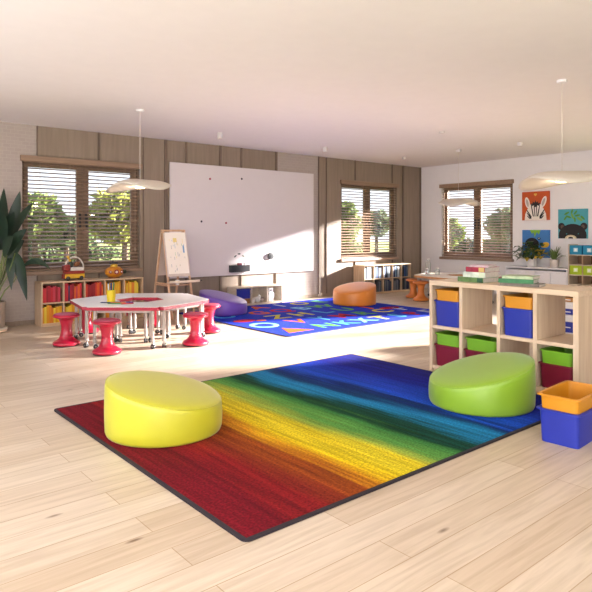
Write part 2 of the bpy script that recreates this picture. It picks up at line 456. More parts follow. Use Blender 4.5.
# ------------------------------------------------------------------ windows and blinds
def window(n, side, u0, u1, label, cord=True):
    """u runs along the wall; w is depth into the wall (outwards)"""
    def wb(bm, a0, a1, w0, w1, z0, z1, b=0.0, mi=0):
        if side == 'B': box(bm, a0, a1, YW + w0, YW + w1, z0, z1, b, mi)
        else: box(bm, XR + w0, XR + w1, a0, a1, z0, z1, b, mi)
    root = bpy.data.objects.new('window_%d' % n, None); COL.objects.link(root)
    root['kind'] = 'structure'
    um = (u0 + u1) / 2
    bm = BM(); f = 0.045
    wb(bm, u0 + .0005, u0 + f, .10, .17, WZ0, WZ1); wb(bm, u1 - f, u1 - .0005, .10, .17, WZ0, WZ1)
    wb(bm, u0 + f, u1 - f, .10, .17, WZ0 + .0005, WZ0 + f); wb(bm, u0 + f, u1 - f, .10, .17, WZ1 - f, WZ1 - .0005)
    obj('window_frame', bm, FRAMEW, root)
    for s, e in ((u0 + f, um), (um, u1 - f)):
        bm = BM(); g = 0.075; z0, z1 = WZ0 + f, WZ1 - f
        e2, s2 = e - .002, s + .002
        gl_, gr_ = (.065, .10) if s < um - .1 else (.10, .075)
        wb(bm, s2, s2 + gl_, .085, .15, z0, z1, .006); wb(bm, e2 - gr_, e2, .085, .15, z0, z1, .006)
        wb(bm, s2 + gl_, e2 - gr_, .09, .15, z0, z0 + g); wb(bm, s2 + gl_, e2 - gr_, .09, .15, z1 - g, z1)
        sash = obj('sash', bm, FRAMEW, root)
        bm = BM(); wb(bm, s2 + gl_, e2 - gr_, .118, .124, z0 + g, z1 - g); obj('pane', bm, GLASS, sash)
        bm = BM(); hu = um - .05 if s < um - .1 else um + .05
        wb(bm, hu - .02, hu + .02, .068, .0848, 1.58, 1.76, .004)
        dirn = -1 if hu < um else 1
        wb(bm, min(hu, hu + dirn * .012) - .012, max(hu, hu + dirn * .012) + .012, .053, .0678, 1.50, 1.70, .004)
        obj('window_handle', bm, BLACK, sash)
    bm = BM(); wb(bm, u0 - .03, u1 + .03, -.055, .10, WZ0 - .062, WZ0 - .0005, .006)
    obj('window_sill', bm, wood('sill wood', '#9c8370', '#8c7462', 'X'), root)
    # the wooden venetian blind hanging in the opening
    cx = um
    base = (cx, YW, WZ0) if side == 'B' else (XR, cx, WZ0)
    bl = thing('venetian_blind', label, 'blind', base)
    def lb(bm, a0, a1, w0, w1, z0, z1, b=0.0, M=None):
        if side == 'B': box(bm, a0, a1, w0, w1, z0, z1, b, 0, M)
        else: box(bm, w0, w1, a0, a1, z0, z1, b, 0, M)
    hw = (u1 - u0) / 2
    Hh = WZ1 - WZ0
    bm = BM(); lb(bm, -hw - .035, hw + .035, -.05, -.001, Hh - .045, Hh + .045, .005); obj('valance', bm, BLINDW, bl)
    bm = BM(); lb(bm, -hw + .02, hw - .02, .0, .05, Hh - .05, Hh - .005, .003); obj('head_rail', bm, BLINDW, bl)
    bm = BM()
    z = Hh - 0.085; tilt = math.radians(24)
    while z > 0.055:
        if side == 'B': M = T(0, .025, z) @ Matrix.Rotation(tilt, 4, 'X')
        else: M = T(.025, 0, z) @ Matrix.Rotation(-tilt, 4, 'Y')
        if side == 'B': box(bm, -hw + .018, hw - .018, -.025, .025, -.0022, .0022, 0, 0, M)
        else: box(bm, -.025, .025, -hw + .018, hw - .018, -.0022, .0022, 0, 0, M)
        z -= 0.0625
    obj('slats', bm, BLINDW, bl)
    bm = BM(); lb(bm, -hw + .018, hw - .018, .002, .048, .006, .03, .003); obj('bottom_rail', bm, BLINDW, bl)
    for s in (-.72, -.24, .24, .72):
        bm = BM(); lb(bm, s * hw - .0012, s * hw + .0012, -.003, -.0012, .02, Hh - .04); lb(bm, s * hw - .0012, s * hw + .0012, .0512, .053, .02, Hh - .04)
        obj('ladder_cord', bm, plain('cord', '#b09a86', 0.8), bl)
    bm = BM(); s = hw - .09
    lb(bm, s - .003, s + .003, -.012, -.006, .35, Hh - .05); lb(bm, s - .009, s + .009, -.018, .0, .28, .35, .003)
    obj('pull_cord', bm, plain('cord', '#b09a86', 0.8), bl)

window(1, 'B', *W1, 'brown slatted blind in the window left of the whiteboard, above the red books')
window(2, 'B', *W2, 'brown slatted blind in the window right of the whiteboard, above the blue books')
window(3, 'R', *W3, 'brown slatted blind in the window on the white wall beside the animal pictures')
# glazing farther along the right wall: frame and panes only
bm = BM()
root = bpy.data.objects.new('window_4', None); COL.objects.link(root); root['kind'] = 'structure'
f = .06
for a0, a1 in ((W4[0], W4[0] + f), (W4[1] - f, W4[1])): box(bm, XR + .1, XR + .17, a0, a1, WZ0, WZ1)
box(bm, XR + .1, XR + .17, W4[0], W4[1], WZ0, WZ0 + f); box(bm, XR + .1, XR + .17, W4[0], W4[1], WZ1 - f, WZ1)
box(bm, XR + .1, XR + .17, sum(W4) / 2 - .04, sum(W4) / 2 + .04, WZ0 + f, WZ1 - f)
obj('window_frame', bm, FRAMEW, root)
bm = BM(); box(bm, XR + .118, XR + .124, W4[0] + f, W4[1] - f, WZ0 + f, WZ1 - f); obj('pane', bm, GLASS, root)

# ------------------------------------------------------------------ outdoors
bm = BM(); box(bm, -40, 90, -60, 110, -0.62, -0.5)
lawn = tag(obj('lawn', bm, leaf_mat('lawn grass', '#8e9640', '#a6a656', 0.9, 0)), kind='structure')

def crown(bm, c, rad, n, size, rnd):
    for i in range(n):
        while True:
            p = Vector((rnd.uniform(-1, 1), rnd.uniform(-1, 1), rnd.uniform(-1, 1)))
            if 0.25 < p.length < 1: break
        lump = 0.82 + 0.25 * math.sin(p.x * 7 + c[0]) * math.sin(p.y * 6 + c[1]) * math.cos(p.z * 5)
        p = Vector((p.x * rad[0], p.y * rad[1], p.z * rad[2])) * lump + Vector(c)
        a = Vector((rnd.gauss(0, 1), rnd.gauss(0, 1), rnd.gauss(0, 1))).normalized()
        b = a.orthogonal().normalized()
        s = size * rnd.uniform(.6, 1.3)
        vs = [bm.verts.new(p + a * s), bm.verts.new(p + b * s * .55), bm.verts.new(p - a * s), bm.verts.new(p - b * s * .55)]
        bm.faces.new(vs)

BARK = plain('bark', '#5a4636', 0.9, bump=0.5)
def tree(x, y, h, rad, cols, label, seed, trunk=True, n=1500, size=.16, name='tree', cat='tree'):
    rnd = random.Random(seed)
    t = thing(name, label, cat, (x, y, -0.5), 0, 'greenery outside the windows')
    bm = BM()
    zc = h - rad[2]
    crown(bm, (0, 0, zc), rad, n, size, rnd)
    crown(bm, (rad[0] * .4, rad[1] * .3, zc - rad[2] * .15), [r * .75 for r in rad], n // 3, size, rnd)
    obj('foliage', bm, leaf_mat('leaves %s' % cols[0], cols[0], cols[1], 0.6, 0.45), t)
    if trunk:
        bm = BM(); tube(bm, [(0, 0, 0), (.05, .03, h * .3), (0, 0, zc)], lambda s: .14 - .06 * s, 8)
        obj('trunk', bm, BARK, t)
    return t

DARK = ('#33451f', '#5a6c36'); MID = ('#4f6229', '#828e40'); BRIGHT = ('#7c8630', '#b0ac54'); PALE = ('#56623e', '#868e66')
# straight out of the left window
tree(5.25, 18.0, 3.2, (.95, .9, .85), MID, 'slim mid green tree in the left pane of the left window', 1)
tree(7.0, 20.5, 2.6, (1.3, 1.2, .62), DARK, 'dark green tree at the middle bar of the left window', 2)
tree(7.75, 17.5, 3.4, (1.35, 1.3, 1.0), BRIGHT, 'big yellow green tree in the right pane of the left window', 3, n=2200)
tree(9.0, 40.0, 1.7, (9, 1.2, 1.1), DARK, 'low dark hedge far across the lawn behind the left window', 4, False, 2600, .25, 'hedge', 'hedge')
# out of the right back window
tree(18.2, 18.5, 3.5, (.75, .9, 1.2), MID, 'tall green tree at the left edge of the window above the blue books', 5)
tree(23.0, 21.0, 3.2, (.95, .9, .8), PALE, 'pale round tree in the right pane of the window above the blue books', 6)
tree(31.5, 37.0, 1.6, (8, 1.2, 1.05), DARK, 'low dark hedge behind the window above the blue books', 7, False, 2600, .25, 'hedge', 'hedge')
# out of the window in the white wall
tree(22.5, 16.3, 2.7, (.9, .9, .75), MID, 'narrow green tree in the left pane of the window beside the pictures', 8)
tree(21.0, 12.2, 3.0, (1.2, 1.2, .8), PALE, 'pale green tree in the right pane of the window beside the pictures', 9)
tree(40.0, 26.0, 1.6, (1.2, 9.0, 1.05), DARK, 'low dark hedge behind the window beside the pictures', 10, False, 2600, .25, 'hedge', 'hedge')

# ------------------------------------------------------------------ rugs
RUGX0, RUGX1, RUGY0, RUGY1 = 1.60, 5.03, 2.28, 4.99
t = thing('rainbow_rug', 'large rainbow striped rug on the planks under the yellow and green floor seats', 'rug', (RUGX0, RUGY0, 0))
bm = BM(); box(bm, .022, RUGX1 - RUGX0 - .022, .022, RUGY1 - RUGY0 - .022, .0005, .014)
pile = obj('pile', bm, rainbow_mat(), t)
bm = BM()
def rounded_rect(w, d, r, n=6, x0=0, y0=0):
    pts = []
    for cx, cy, a0 in ((w - r, d - r, 0), (r, d - r, PI / 2), (r, r, PI), (w - r, r, 3 * PI / 2)):
        for k in range(n + 1):
            a = a0 + PI / 2 * k / n
            pts.append((x0 + cx + r * math.cos(a), y0 + cy + r * math.sin(a)))
    return pts
def ring_band(bm, w, d, r, band, z0, z1, mi=0):
    o = rounded_rect(w, d, r); i = rounded_rect(w - 2 * band, d - 2 * band, max(r - band, .004), 6, band, band)
    n = len(o)
    V = {}
    for nm, pts, z in (('ob', o, z0), ('ot', o, z1), ('ib', i, z0), ('it', i, z1)):
        V[nm] = [bm.verts.new((x, y, z)) for x, y in pts]
    for k in range(n):
        j = (k + 1) % n
        for a, b in (('ob', 'ot'), ('ot', 'it'), ('it', 'ib'), ('ib', 'ob')):
            f = bm.faces.new((V[a][k], V[a][j], V[b][j], V[b][k])); f.material_index = mi
ring_band(bm, RUGX1 - RUGX0, RUGY1 - RUGY0, .04, .024, .0005, .013)
obj('binding', bm, plain('rug binding', '#231a22', 0.85), t)

BX0, BX1, BY0, BY1 = 5.20, 9.06, 6.39, 9.515
t = thing('alphabet_rug', 'bright blue rug with coloured letters and shapes between the whiteboard and the tables', 'rug', (BX0, BY0, 0))
bm = BM(); box(bm, .02, BX1 - BX0 - .02, .02, BY1 - BY0 - .02, .0005, .012)
obj('pile', bm, plain('blue pile', '#1431b8', 0.9, var=0.12, scale=25, bump=0.3, bscale=120, spec=0.15), t)
bm = BM(); ring_band(bm, BX1 - BX0, BY1 - BY0, .05, .022, .0005, .0115)
obj('binding', bm, plain('blue rug binding', '#10237a', 0.85), t)
RC = ['#4f9fd0', '#d0622c', '#c8bf4a', '#b42a3e', '#5fa048', '#7db8dc', '#b4bcd0']
RMATS = [plain('rug letter %d' % i, c, 0.9, var=0.08, scale=30, spec=0.1) for i, c in enumerate(RC)]
def letter_mesh(ch, size):
    cu = bpy.data.curves.new('letter', 'FONT'); cu.body = ch; cu.size = size; cu.align_x = 'CENTER'; cu.align_y = 'CENTER'
    cu.extrude = 0.0012; cu.offset = 0.012
    o = bpy.data.objects.new('letter_tmp', cu); COL.objects.link(o)
    dg = bpy.context.evaluated_depsgraph_get(); dg.update()
    me = bpy.data.meshes.new_from_object(o.evaluated_get(dg))
    bpy.data.objects.remove(o); bpy.data.curves.remove(cu)
    return me
def rug_letter(ch, x, y, size, ci, rz, parent):
    me = letter_mesh(ch, size)
    me.materials.clear(); me.materials.append(RMATS[ci])
    me.name = 'letter'
    o = bpy.data.objects.new('letter', me); COL.objects.link(o); o.parent = parent
    o.location = (x, y, .0132); o.rotation_euler = (0, 0, rz)
    return o
def rug_shape(pts, x, y, ci, parent):
    bm = BM(); prism(bm, pts, 0, .0024)
    o = obj('shape', bm, RMATS[ci], parent); o.location = (x, y, .012)
def ell(rx, ry, n=28): return [(rx * math.cos(2 * PI * k / n), ry * math.sin(2 * PI * k / n)) for k in range(n)]
# front row, then the rows behind it
rug_shape([(-.24, -.15), (.24, -.15), (-.05, .26)], .42, .34, 1, t)
row = 'NKXTSPE'
cols_ = [4, 0, 5, 2, 0, 3, 6]
for i, ch in enumerate(row): rug_letter(ch, 1.05 + i * .42, .36, .50, cols_[i], 0.1 * ((i % 3) - 1), t)
rug_letter('O', .36, .98, .62, 5, PI / 2 - .3, t)
for i, ch in enumerate('VYMRCF'): rug_letter(ch, 1.0 + i * .5, .95, .52, [1, 0, 3, 4, 2, 6][i], 0.12 * ((i % 3) - 1), t)
rug_shape(ell(.20, .13), .36, 1.55, 3, t); rug_shape(ell(.09, .07), .60, 1.42, 1, t)
for i, ch in enumerate('ZHLUJ'): rug_letter(ch, 1.05 + i * .52, 1.55, .54, [2, 2, 0, 4, 1][i], 0.1 * ((i % 3) - 1), t)
rug_shape(ell(.24, .13), 3.42, 1.15, 3, t)
rug_letter('C', .40, 2.15, .52, 0, PI / 2, t)
for i, ch in enumerate('GQBW'): rug_letter(ch, 1.1 + i * .5, 2.15, .52, [1, 3, 5, 4][i], 0.1 * ((i % 3) - 1), t)
rug_shape(ell(.22, .14), 3.35, 2.1, 1, t)
for i, ch in enumerate('DAIOE'): rug_letter(ch, 1.0 + i * .52, 2.75, .50, [3, 1, 6, 2, 4][i], 0, t)

# ------------------------------------------------------------------ slanted round floor seats
def ottoman(x, y, D, zl, zh, az, mat, mat2, label, z0=0.013):
    """az: direction (radians) in which the top rises"""
    t = thing('floor_seat', label, 'pouf', (x, y, z0), az, 'slanted round floor seats')
    R = D / 2; n = 72
    mid, sl = (zl + zh) / 2, (zh - zl) / 2 / R
    bm = BM(); rings = []
    def ring(r, zf):
        return [bm.verts.new((r * math.cos(2 * PI * k / n), r * math.sin(2 * PI * k / n), zf(r * math.cos(2 * PI * k / n)))) for k in range(n)]
    top = lambda x: mid + sl * x
    # side wall
    prof = [(R - .030, lambda x: 0.0), (R - .008, lambda x: .006), (R - .001, lambda x: .025)]
    for q in (.25, .5, .75): prof.append((R + .003 * math.sin(PI * q), (lambda q: lambda x: .025 + (top(x) - .05 - .025) * q)(q)))
    prof += [(R - .001, lambda x: top(x) - .048), (R - .004, lambda x: top(x) - .028), (R - .010, lambda x: top(x) - .017)]
    rings = [ring(r, f) for r, f in prof]
    bm.faces.new(rings[0][::-1])
    for a, b in zip(rings, rings[1:]):
        for k in range(n): bm.faces.new((a[k], a[(k + 1) % n], b[(k + 1) % n], b[k]))
    obj('side_cover', bm, mat, t, smooth='all')
    bm = BM()
    prof = [(R - .010, -.017), (R - .022, -.009), (R - .045, -.003), (R * .8, .004), (R * .6, .009), (R * .3, .013)]
    rings = [ring(r, (lambda dz: lambda x: top(x) + dz)(dz)) for r, dz in prof]
    c = bm.verts.new((0, 0, mid + .014))
    for a, b in zip(rings, rings[1:]):
        for k in range(n): bm.faces.new((a[k], a[(k + 1) % n], b[(k + 1) % n], b[k]))
    for k in range(n): bm.faces.new((rings[-1][k], rings[-1][(k + 1) % n], c))
    obj('seat_top', bm, mat2, t, smooth='all')
    bm = BM()
    pts = [((R - .008) * math.cos(2 * PI * k / n), (R - .008) * math.sin(2 * PI * k / n)) for k in range(n + 1)]
    tube(bm, [(a, b, top(a) - .017) for a, b in pts], .0035, 6)
    obj('piping', bm, mat, t, smooth='all')
    return t
LEFT = 0.8738 + PI / 2 + 0  # image left, as a world azimuth
def vinyl(name, c): return plain(name, c, 0.38, var=0.03, scale=3, bump=0.05, bscale=250, spec=0.6, sheen=.25)
YEL = vinyl('yellow vinyl', '#bdb92c'); GRN = vinyl('green vinyl', '#86ac2a'); PUR = vinyl('purple vinyl', '#6f4bb4'); ORG = vinyl('orange vinyl', '#e58a2e')
AZ = lambda deg: math.radians(deg) + (0.8738 - PI / 2)      # 0 = image right, 90 = away
ottoman(2.065, 3.965, .835, .22, .395, AZ(176), YEL, YEL, 'yellow slanted round floor seat on the red end of the rainbow rug')
ottoman(4.425, 2.86, .855, .19, .405, AZ(6), GRN, GRN, 'lime green slanted round floor seat on the blue end of the rainbow rug')
ottoman(5.80, 8.931, .842, .20, .42, AZ(168), PUR, PUR, 'purple slanted round floor seat at the left end of the blue rug')
ottoman(8.551, 8.395, .855, .25, .43, AZ(50), ORG, ORG, 'orange slanted round floor seat at the far side of the blue rug')

# ------------------------------------------------------------------ wobble stools
def stool(x, y, mat, seatm, label, group, h=.40, z0=0.0):
    t = thing('wobble_stool', label, 'stool', (x, y, z0), random.uniform(0, 6), group)
    bm = BM()
    prof = [(.150, .012), (.163, .018), (.168, .030), (.166, .044), (.150, .058), (.118, .074), (.092, .098), (.077, .130), (.069, .165),
            (.065, .20), (.067, .24), (.073, .28), (.083, .312), (.098, .335), (.120, .349), (.154, .355), (.162, .360), (.163, .374), (.158, .386), (.140, .389)]
    s = h / .40
    lathe(bm, [(r, z * s) for r, z in prof], 40)
    obj('body', bm, mat, t, smooth='all')
    bm = BM(); lathe(bm, [(.141, .388 * s), (.150, .391 * s), (.149, .397 * s), (.135, .401 * s), (.07, .399 * s), (0, .398 * s)], 40)
    obj('seat_pad', bm, seatm, t, smooth='all')
    bm = BM(); lathe(bm, [(.09, .0), (.14, .001), (.158, .006), (.160, .0125), (.149, .0128)], 40)
    obj('foot_ring', bm, RUBBER, t, smooth='all')
    return t
SEATR = plain('red seat pad', '#a8405a', 0.55, var=0.05)
ORW = plain('orange wood tone plastic', '#d07a34', 0.4, var=0.06)
SEATO = plain('orange seat pad', '#b46a38', 0.55, var=0.05)
g = 'red wobble stools round the white table'
for x, y, lab in [(2.65, 7.731, 'red wobble stool at the left corner of the white table, farthest left of all'),
                  (2.835, 6.884, 'red wobble stool in front of the white table, below the yellow pen cup'),
                  (3.931, 6.703, 'red wobble stool in front of the white table near its right end'),
                  (4.569, 7.411, 'red wobble stool at the right tip of the white table, by the purple seat'),
                  (3.21, 8.52, 'red wobble stool behind the white table on the left, half hidden by its legs'),
                  (4.22, 8.42, 'red wobble stool behind the white table on the right, half hidden by its legs')]:
    stool(x, y, REDP, SEATR, lab, g, .41)
g2 = 'orange wobble stools at the far table'
stool(10.065, 7.935, ORW, SEATO, 'orange wobble stool at the far wooden edged table, nearer the camera', g2, .42)
stool(10.42, 8.42, ORW, SEATO, 'orange wobble stool behind another at the far table, by the blue books', g2, .42)

# ------------------------------------------------------------------ ring tables of six desks
def caster(parent, x, y, rz):
    bm = BM()
    M = T(x, y, 0) @ RotZ(rz)
    cyl(bm, (0, 0, .062), (0, 0, .09), .010, 10, 1)
    box(bm, -.016, .016, -.012, .030, .050, .064, .003, 1)
    for s in (-1, 1):
        R = Matrix.Translation((s * .013, .012, .030)) @ Matrix.Rotation(PI / 2, 4, 'Y')
        lathe(bm, [(.010, -.009), (.026, -.009), (.030, -.005), (.030, .005), (.026, .009), (.010, .009)], 18, 0, R)
        lathe(bm, [(.0, -.011), (.010, -.011), (.010, .011), (0, .011)], 12, 1, R, cap=False)
    bmesh.ops.transform(bm, matrix=M, verts=bm.verts)
    return obj('caster', bm, [BLACK, STEEL], parent, smooth=True)

def ring_table(cx, cy, a0, R0, R1, ztop, topm, edgem, legm, label, group, order):
    for k in range(6):
        aa, ab = a0 + k * PI / 3, a0 + (k + 1) * PI / 3
        am = (aa + ab) / 2
        t = thing('trapezoid_desk', label % order[k], 'desk', (cx, cy, 0), am, group)
        # local: +X outwards
        gap = .003
        def P(r, s): return (r * math.cos(PI / 6), s * (r * .5 - gap))
        oc = .035      # clipped outer corners
        pts = [P(R0, -1), (P(R1, -1)[0] - oc * 1.4, P(R1, -1)[1] + oc * .81), (P(R1, -1)[0], P(R1, -1)[1] + oc * 1.3),
               (P(R1, 1)[0], P(R1, 1)[1] - oc * 1.3), (P(R1, 1)[0] - oc * 1.4, P(R1, 1)[1] - oc * .81), P(R0, 1)]
        bm = BM(); prism(bm, pts, ztop - .004, ztop); 
        ins = obj('table_top', bm, topm, t)
        bm = BM(); vs = prism(bm, pts, ztop - .046, ztop - .0042)
        bmesh.ops.bevel(bm, geom=[e for e in bm.edges if abs(e.verts[0].co.z - e.verts[1].co.z) < 1e-5], offset=.004, segments=2, affect='EDGES')
        obj('edge_band', bm, edgem, t)
        # apron frame under the top
        bm = BM()
        xi, xo = R0 * .866 + .06, R1 * .866 - .07
        yo = xo * math.tan(PI / 6) - .085; yi = xi * math.tan(PI / 6) - .035
        prism(bm, [(xo - .02, -yo), (xo, -yo), (xo, yo), (xo - .02, yo)], ztop - .08, ztop - .047)
        for s in (-1, 1):
            a = Vector((xi, s * yi)); b = Vector((xo, s * yo)); d = (b - a).normalized(); p = Vector((-d.y, d.x)) * .01
            prism(bm, [tuple(a + p), tuple(b + p), tuple(b - p), tuple(a - p)], ztop - .08, ztop - .047)
        obj('apron', bm, legm, t)
        for lx, ly in ((xo, yo), (xo, -yo), (xi, yi), (xi, -yi)):
            bm = BM(); cyl(bm, (lx, ly, .085), (lx, ly, ztop - .047), .022, 16)
            lathe(bm, [(.026, .085), (.027, .095), (.024, .11)], 16, 0, T(lx, ly, 0))
            leg = obj('leg', bm, legm, t, smooth=True)
            caster(leg, lx, ly, random.uniform(0, 6))

A0 = math.radians(20)
ORD = ['%s', ]
ring_table(3.61, 7.64, A0, .335, .965, .527, WHITEP, REDE, GREYLEG,
           'white topped desk with red edge, %s', 'white desks with red edges joined in a ring',
           ['back right of the ring towards the easel', 'back left of the ring, nearest the book shelf', 'left of the ring with the yellow pen cup', 'front left of the ring, below the pens', 'front right of the ring nearest the camera', 'right of the ring nearest the purple seat'])
WOODE = wood('wood edge', '#c98f56', '#b87c45', 'X')
CREAM = plain('cream laminate', '#e8dccb', 0.4, var=0.02)
ring_table(10.89, 7.57, math.radians(20), .30, .98, .527, CREAM, WOODE, GREYLEG,
           'cream topped desk with wooden edge, %s', 'cream desks with wooden edges joined in a ring',
           ['back right of the far ring', 'back left of the far ring behind the glass jars', 'left of the far ring by the orange stools', 'front left of the far ring', 'front right of the far ring behind the books', 'right of the far ring nearest the cabinet'])

# pen cup and pens on the white table
ZT = .527
c = thing('pen_cup', 'yellow cup full of dark pens on the white table', 'cup', (3.18, 7.585, ZT + .0005))
bm = BM(); lathe(bm, [(0, 0), (.048, 0), (.052, .004), (.057, .158), (.054, .160), (.051, .155), (.046, .008), (0, .008)], 28, cap=False)
obj('cup_body', bm, plain('yellow plastic', '#dcc21a', 0.4), c, smooth=True)
bm = BM(); lathe(bm, [(.0535, .06), (.0572, .06), (.0577, .10), (.0545, .10)], 28, cap=False); obj('cup_band', bm, plain('yellow plastic', '#dcc21a', 0.4), c, smooth=True)
PC = {'black': '#1c1c22', 'navy': '#1c2a66', 'white': '#cfd3d8', 'green': '#2f7a3c', 'orange': '#d8742a', 'red': '#b8263a', 'purple': '#5a3a80'}
def pen(name, loc, rot, colr, label, L=.16, r=.0055):
    t = thing(name, label, 'pen', loc); t.rotation_euler = rot
    bm = BM(); lathe(bm, [(.001, 0), (r * .35, .004), (r, .02), (r, L * .72)], 10); obj('barrel', bm, plain('pen ' + colr, PC[colr], .4), t, smooth=True)
    bm = BM(); lathe(bm, [(r * 1.12, L * .72), (r * 1.12, L * .97), (r * .8, L)], 10); obj('cap', bm, plain('pen cap ' + colr, PC[colr], .35), t, smooth=True)
    return t
for i, (cn, tx, ty, lab) in enumerate([('black', .13, .05, 'black pen at the right back in the yellow cup'), ('navy', -.10, .12, 'navy pen at the back in the yellow cup beside a black one'),
                                 ('black', -.16, -.08, 'black pen at the left back in the yellow cup'), ('white', .08, -.12, 'pale pen in the yellow cup, the only whitish one'),
                                 ('navy', .02, .17, 'navy pen at the front left in the yellow cup'), ('green', -.04, -.17, 'green pen in the yellow cup, the only green one')]):
    a = i * PI / 3
    pen('pen', (3.18 + .024 * math.cos(a), 7.585 + .024 * math.sin(a), ZT + .0095), (-.07 * math.sin(a), .07 * math.cos(a), 0), cn, lab, .235 + .01 * (i % 3), .0075)
def lying(p, q, cn, lab):
    p, q = Vector((*p, ZT + .0072)), Vector((*q, ZT + .0072))
    d = q - p
    pen('pen', p, d.to_track_quat('Z', 'Y').to_euler(), cn, lab, d.length, .0068)
lying((3.03, 7.585), (3.16, 7.48), 'navy', 'navy pen lying on the white table at the left of the loose pens')
lying((3.22, 7.42), (3.37, 7.33), 'purple', 'purple pen lying on the white table pointing to the hole')
lying((3.06, 7.43), (3.20, 7.30), 'green', 'green pen lying on the white table in front of the cup')
lying((3.11, 7.46), (3.27, 7.33), 'orange', 'orange pen lying on the white table among the loose pens')
lying((3.16, 7.26), (3.33, 7.23), 'red', 'red pen lying on the white table nearest the front edge')
lying((3.08, 7.53), (3.26, 7.46), 'black', 'black pen lying on the white table right against the cup')

# ------------------------------------------------------------------ cubby book shelves
def book_shelf(x, y, W, H, D, ncol, nrow, wm, wv, label, thick=.018):
    t = thing('cubby_shelf', label, 'shelf', (x, y, 0))
    k = thick
    def part(nm, *a, m=wm):
        bm = BM(); box(bm, *a, .002); return obj(nm, bm, m, t)
    part('top_board', 0, W, 0, D, H - k, H)
    part('bottom_board', k + .0005, W - k - .0005, .002, D, .03, .03 + k)
    part('plinth', k + .0005, W - k - .0005, .02, .035, 0.0, .0295)
    part('side_panel', 0, k, 0, D, 0, H - k - .0005, m=wv); part('side_panel', W - k, W, 0, D, 0, H - k - .0005, m=wv)
    part('back_panel', k + .0005, W - k - .0005, D - .008, D - .001, .049, H - k - .0005)
    cw = (W - k) / ncol; rh = (H - .03 - k) / nrow
    for i in range(1, ncol): part('divider', i * cw, i * cw + k, .003, D - .0085, .0485, H - k - .0005, m=wv)
    for j in range(1, nrow):
        z = .03 + j * rh
        for i in range(ncol): part('shelf_board', i * cw + k + .0005, (i + 1) * cw - .0005, .004, D - .009, z, z + k)
    cells = {}
    for i in range(ncol):
        for j in range(nrow):
            z = .03 + j * rh + k
            cells[(i, j)] = (x + i * cw + k, x + (i + 1) * cw, z, .03 + (j + 1) * rh)
    return t, cells

ORDN = ['first', 'second', 'third', 'fourth', 'fifth', 'sixth', 'seventh', 'eighth', 'ninth', 'tenth', 'eleventh', 'twelfth']
BOOKM = {}
def book(x, y, z, w, d, h, colr, cname, label, group, lean=0.0):
    o_t = thing('book', label, 'book', (x + w / 2, y, z), 0, group)
    m = plain('cover ' + colr, colr, 0.5, var=0.05)
    bm = BM()
    c = .0016
    box(bm, -w / 2, w / 2, 0, .003, 0, h); box(bm, -w / 2, -w / 2 + c, .003, d, 0, h); box(bm, w / 2 - c, w / 2, .003, d, 0, h)
    obj('cover', bm, m, o_t)
    bm = BM(); box(bm, -w / 2 + c + .0003, w / 2 - c - .0003, .0033, d - .004, .003, h - .003); obj('page_block', bm, PAGES, o_t)
    if lean: o_t.rotation_euler = (0, lean, 0)
    return o_t

def fill(cells, key, y, palette, place, n=None, fill_to=1.0, dep=.2, rnd=random):
    x0, x1, z0, z1 = cells[key]
    x = x0 + .004; i = 0; end = x0 + (x1 - x0) * fill_to - .005
    while i < 12:
        w = rnd.uniform(.022, .038)
        if x + w > end: break
        cname, c = rnd.choice(palette)
        h = (z1 - z0) * rnd.uniform(.74, .93)
        book(x, y + .02 + rnd.uniform(0, .012), z0 + .0006, w, dep + rnd.uniform(-.03, .02), h, c, cname,
             '%s book, %s from left, %s' % (cname, ORDN[i], place), 'books in the ' + place)
        x += w + .0012; i += 1

REDS = [('red', '#b01f2c'), ('red', '#9c1a2a'), ('pinkish red', '#b8384a'), ('crimson', '#8a1420'), ('red', '#c02a34')]
YELS = [('yellow', '#d8a81c'), ('yellow', '#e0b82c'), ('amber', '#cf8f1a'), ('yellow', '#d8c03a'), ('orange', '#d07a20')]
MIXR = REDS + [('orange', '#cf5a24'), ('navy', '#28284e'), ('white', '#d0c6c0')]
ORGS = [('orange', '#cf5a24'), ('red', '#b01f2c'), ('orange red', '#c43a24'), ('crimson', '#8a1420')]
AMB = [('amber', '#cf8f1a'), ('brown', '#7a4a20'), ('yellow', '#d8a81c'), ('orange', '#d88a1c')]
s1, cells1 = book_shelf(2.862, 9.44, 1.665, .68, .345, 5, 2, BIRCH, BIRCHV, 'low birch cubby shelf of red and yellow books under the left window')
bl = random.Random(3)
CELLN = ['first', 'second', 'third', 'fourth', 'fifth']
for i in range(5):
    fill(cells1, (i, 1), 9.44, [REDS, MIXR, ORGS, AMB, YELS][i], 'upper %s cell of shelf by potted plant' % CELLN[i], rnd=bl, fill_to=[1, .93, 1, .95, .85][i])
    fill(cells1, (i, 0), 9.44, [YELS, YELS, YELS + MIXR, AMB, MIXR][i], 'lower %s cell of shelf by potted plant' % CELLN[i], rnd=bl, fill_to=[1, .9, .7, .6, .6][i])
BLUES = [('navy', '#1d2c52'), ('blue', '#2f5590'), ('black', '#1c1e26'), ('pale blue', '#7fa2bd'), ('slate', '#4a5666'), ('white', '#b9c2c8')]
DARKS = [('black', '#1c1e26'), ('charcoal', '#34343c'), ('navy', '#1d2748'), ('grey', '#6a6a72'), ('slate', '#444e5a')]
s2, cells2 = book_shelf(9.95, 9.46, 1.665, .68, .345, 5, 2, BIRCH, BIRCHV, 'low birch cubby shelf of blue and black books under the right back window')
for i in range(5):
    fill(cells2, (i, 1), 9.46, BLUES, 'upper %s cell of shelf by orange stools' % CELLN[i], rnd=bl, fill_to=[.85, .9, .95, .85, .8][i])
    fill(cells2, (i, 0), 9.46, DARKS, 'lower %s cell of shelf by orange stools' % CELLN[i], rnd=bl, fill_to=[.9, .95, 1, .9, .95][i])

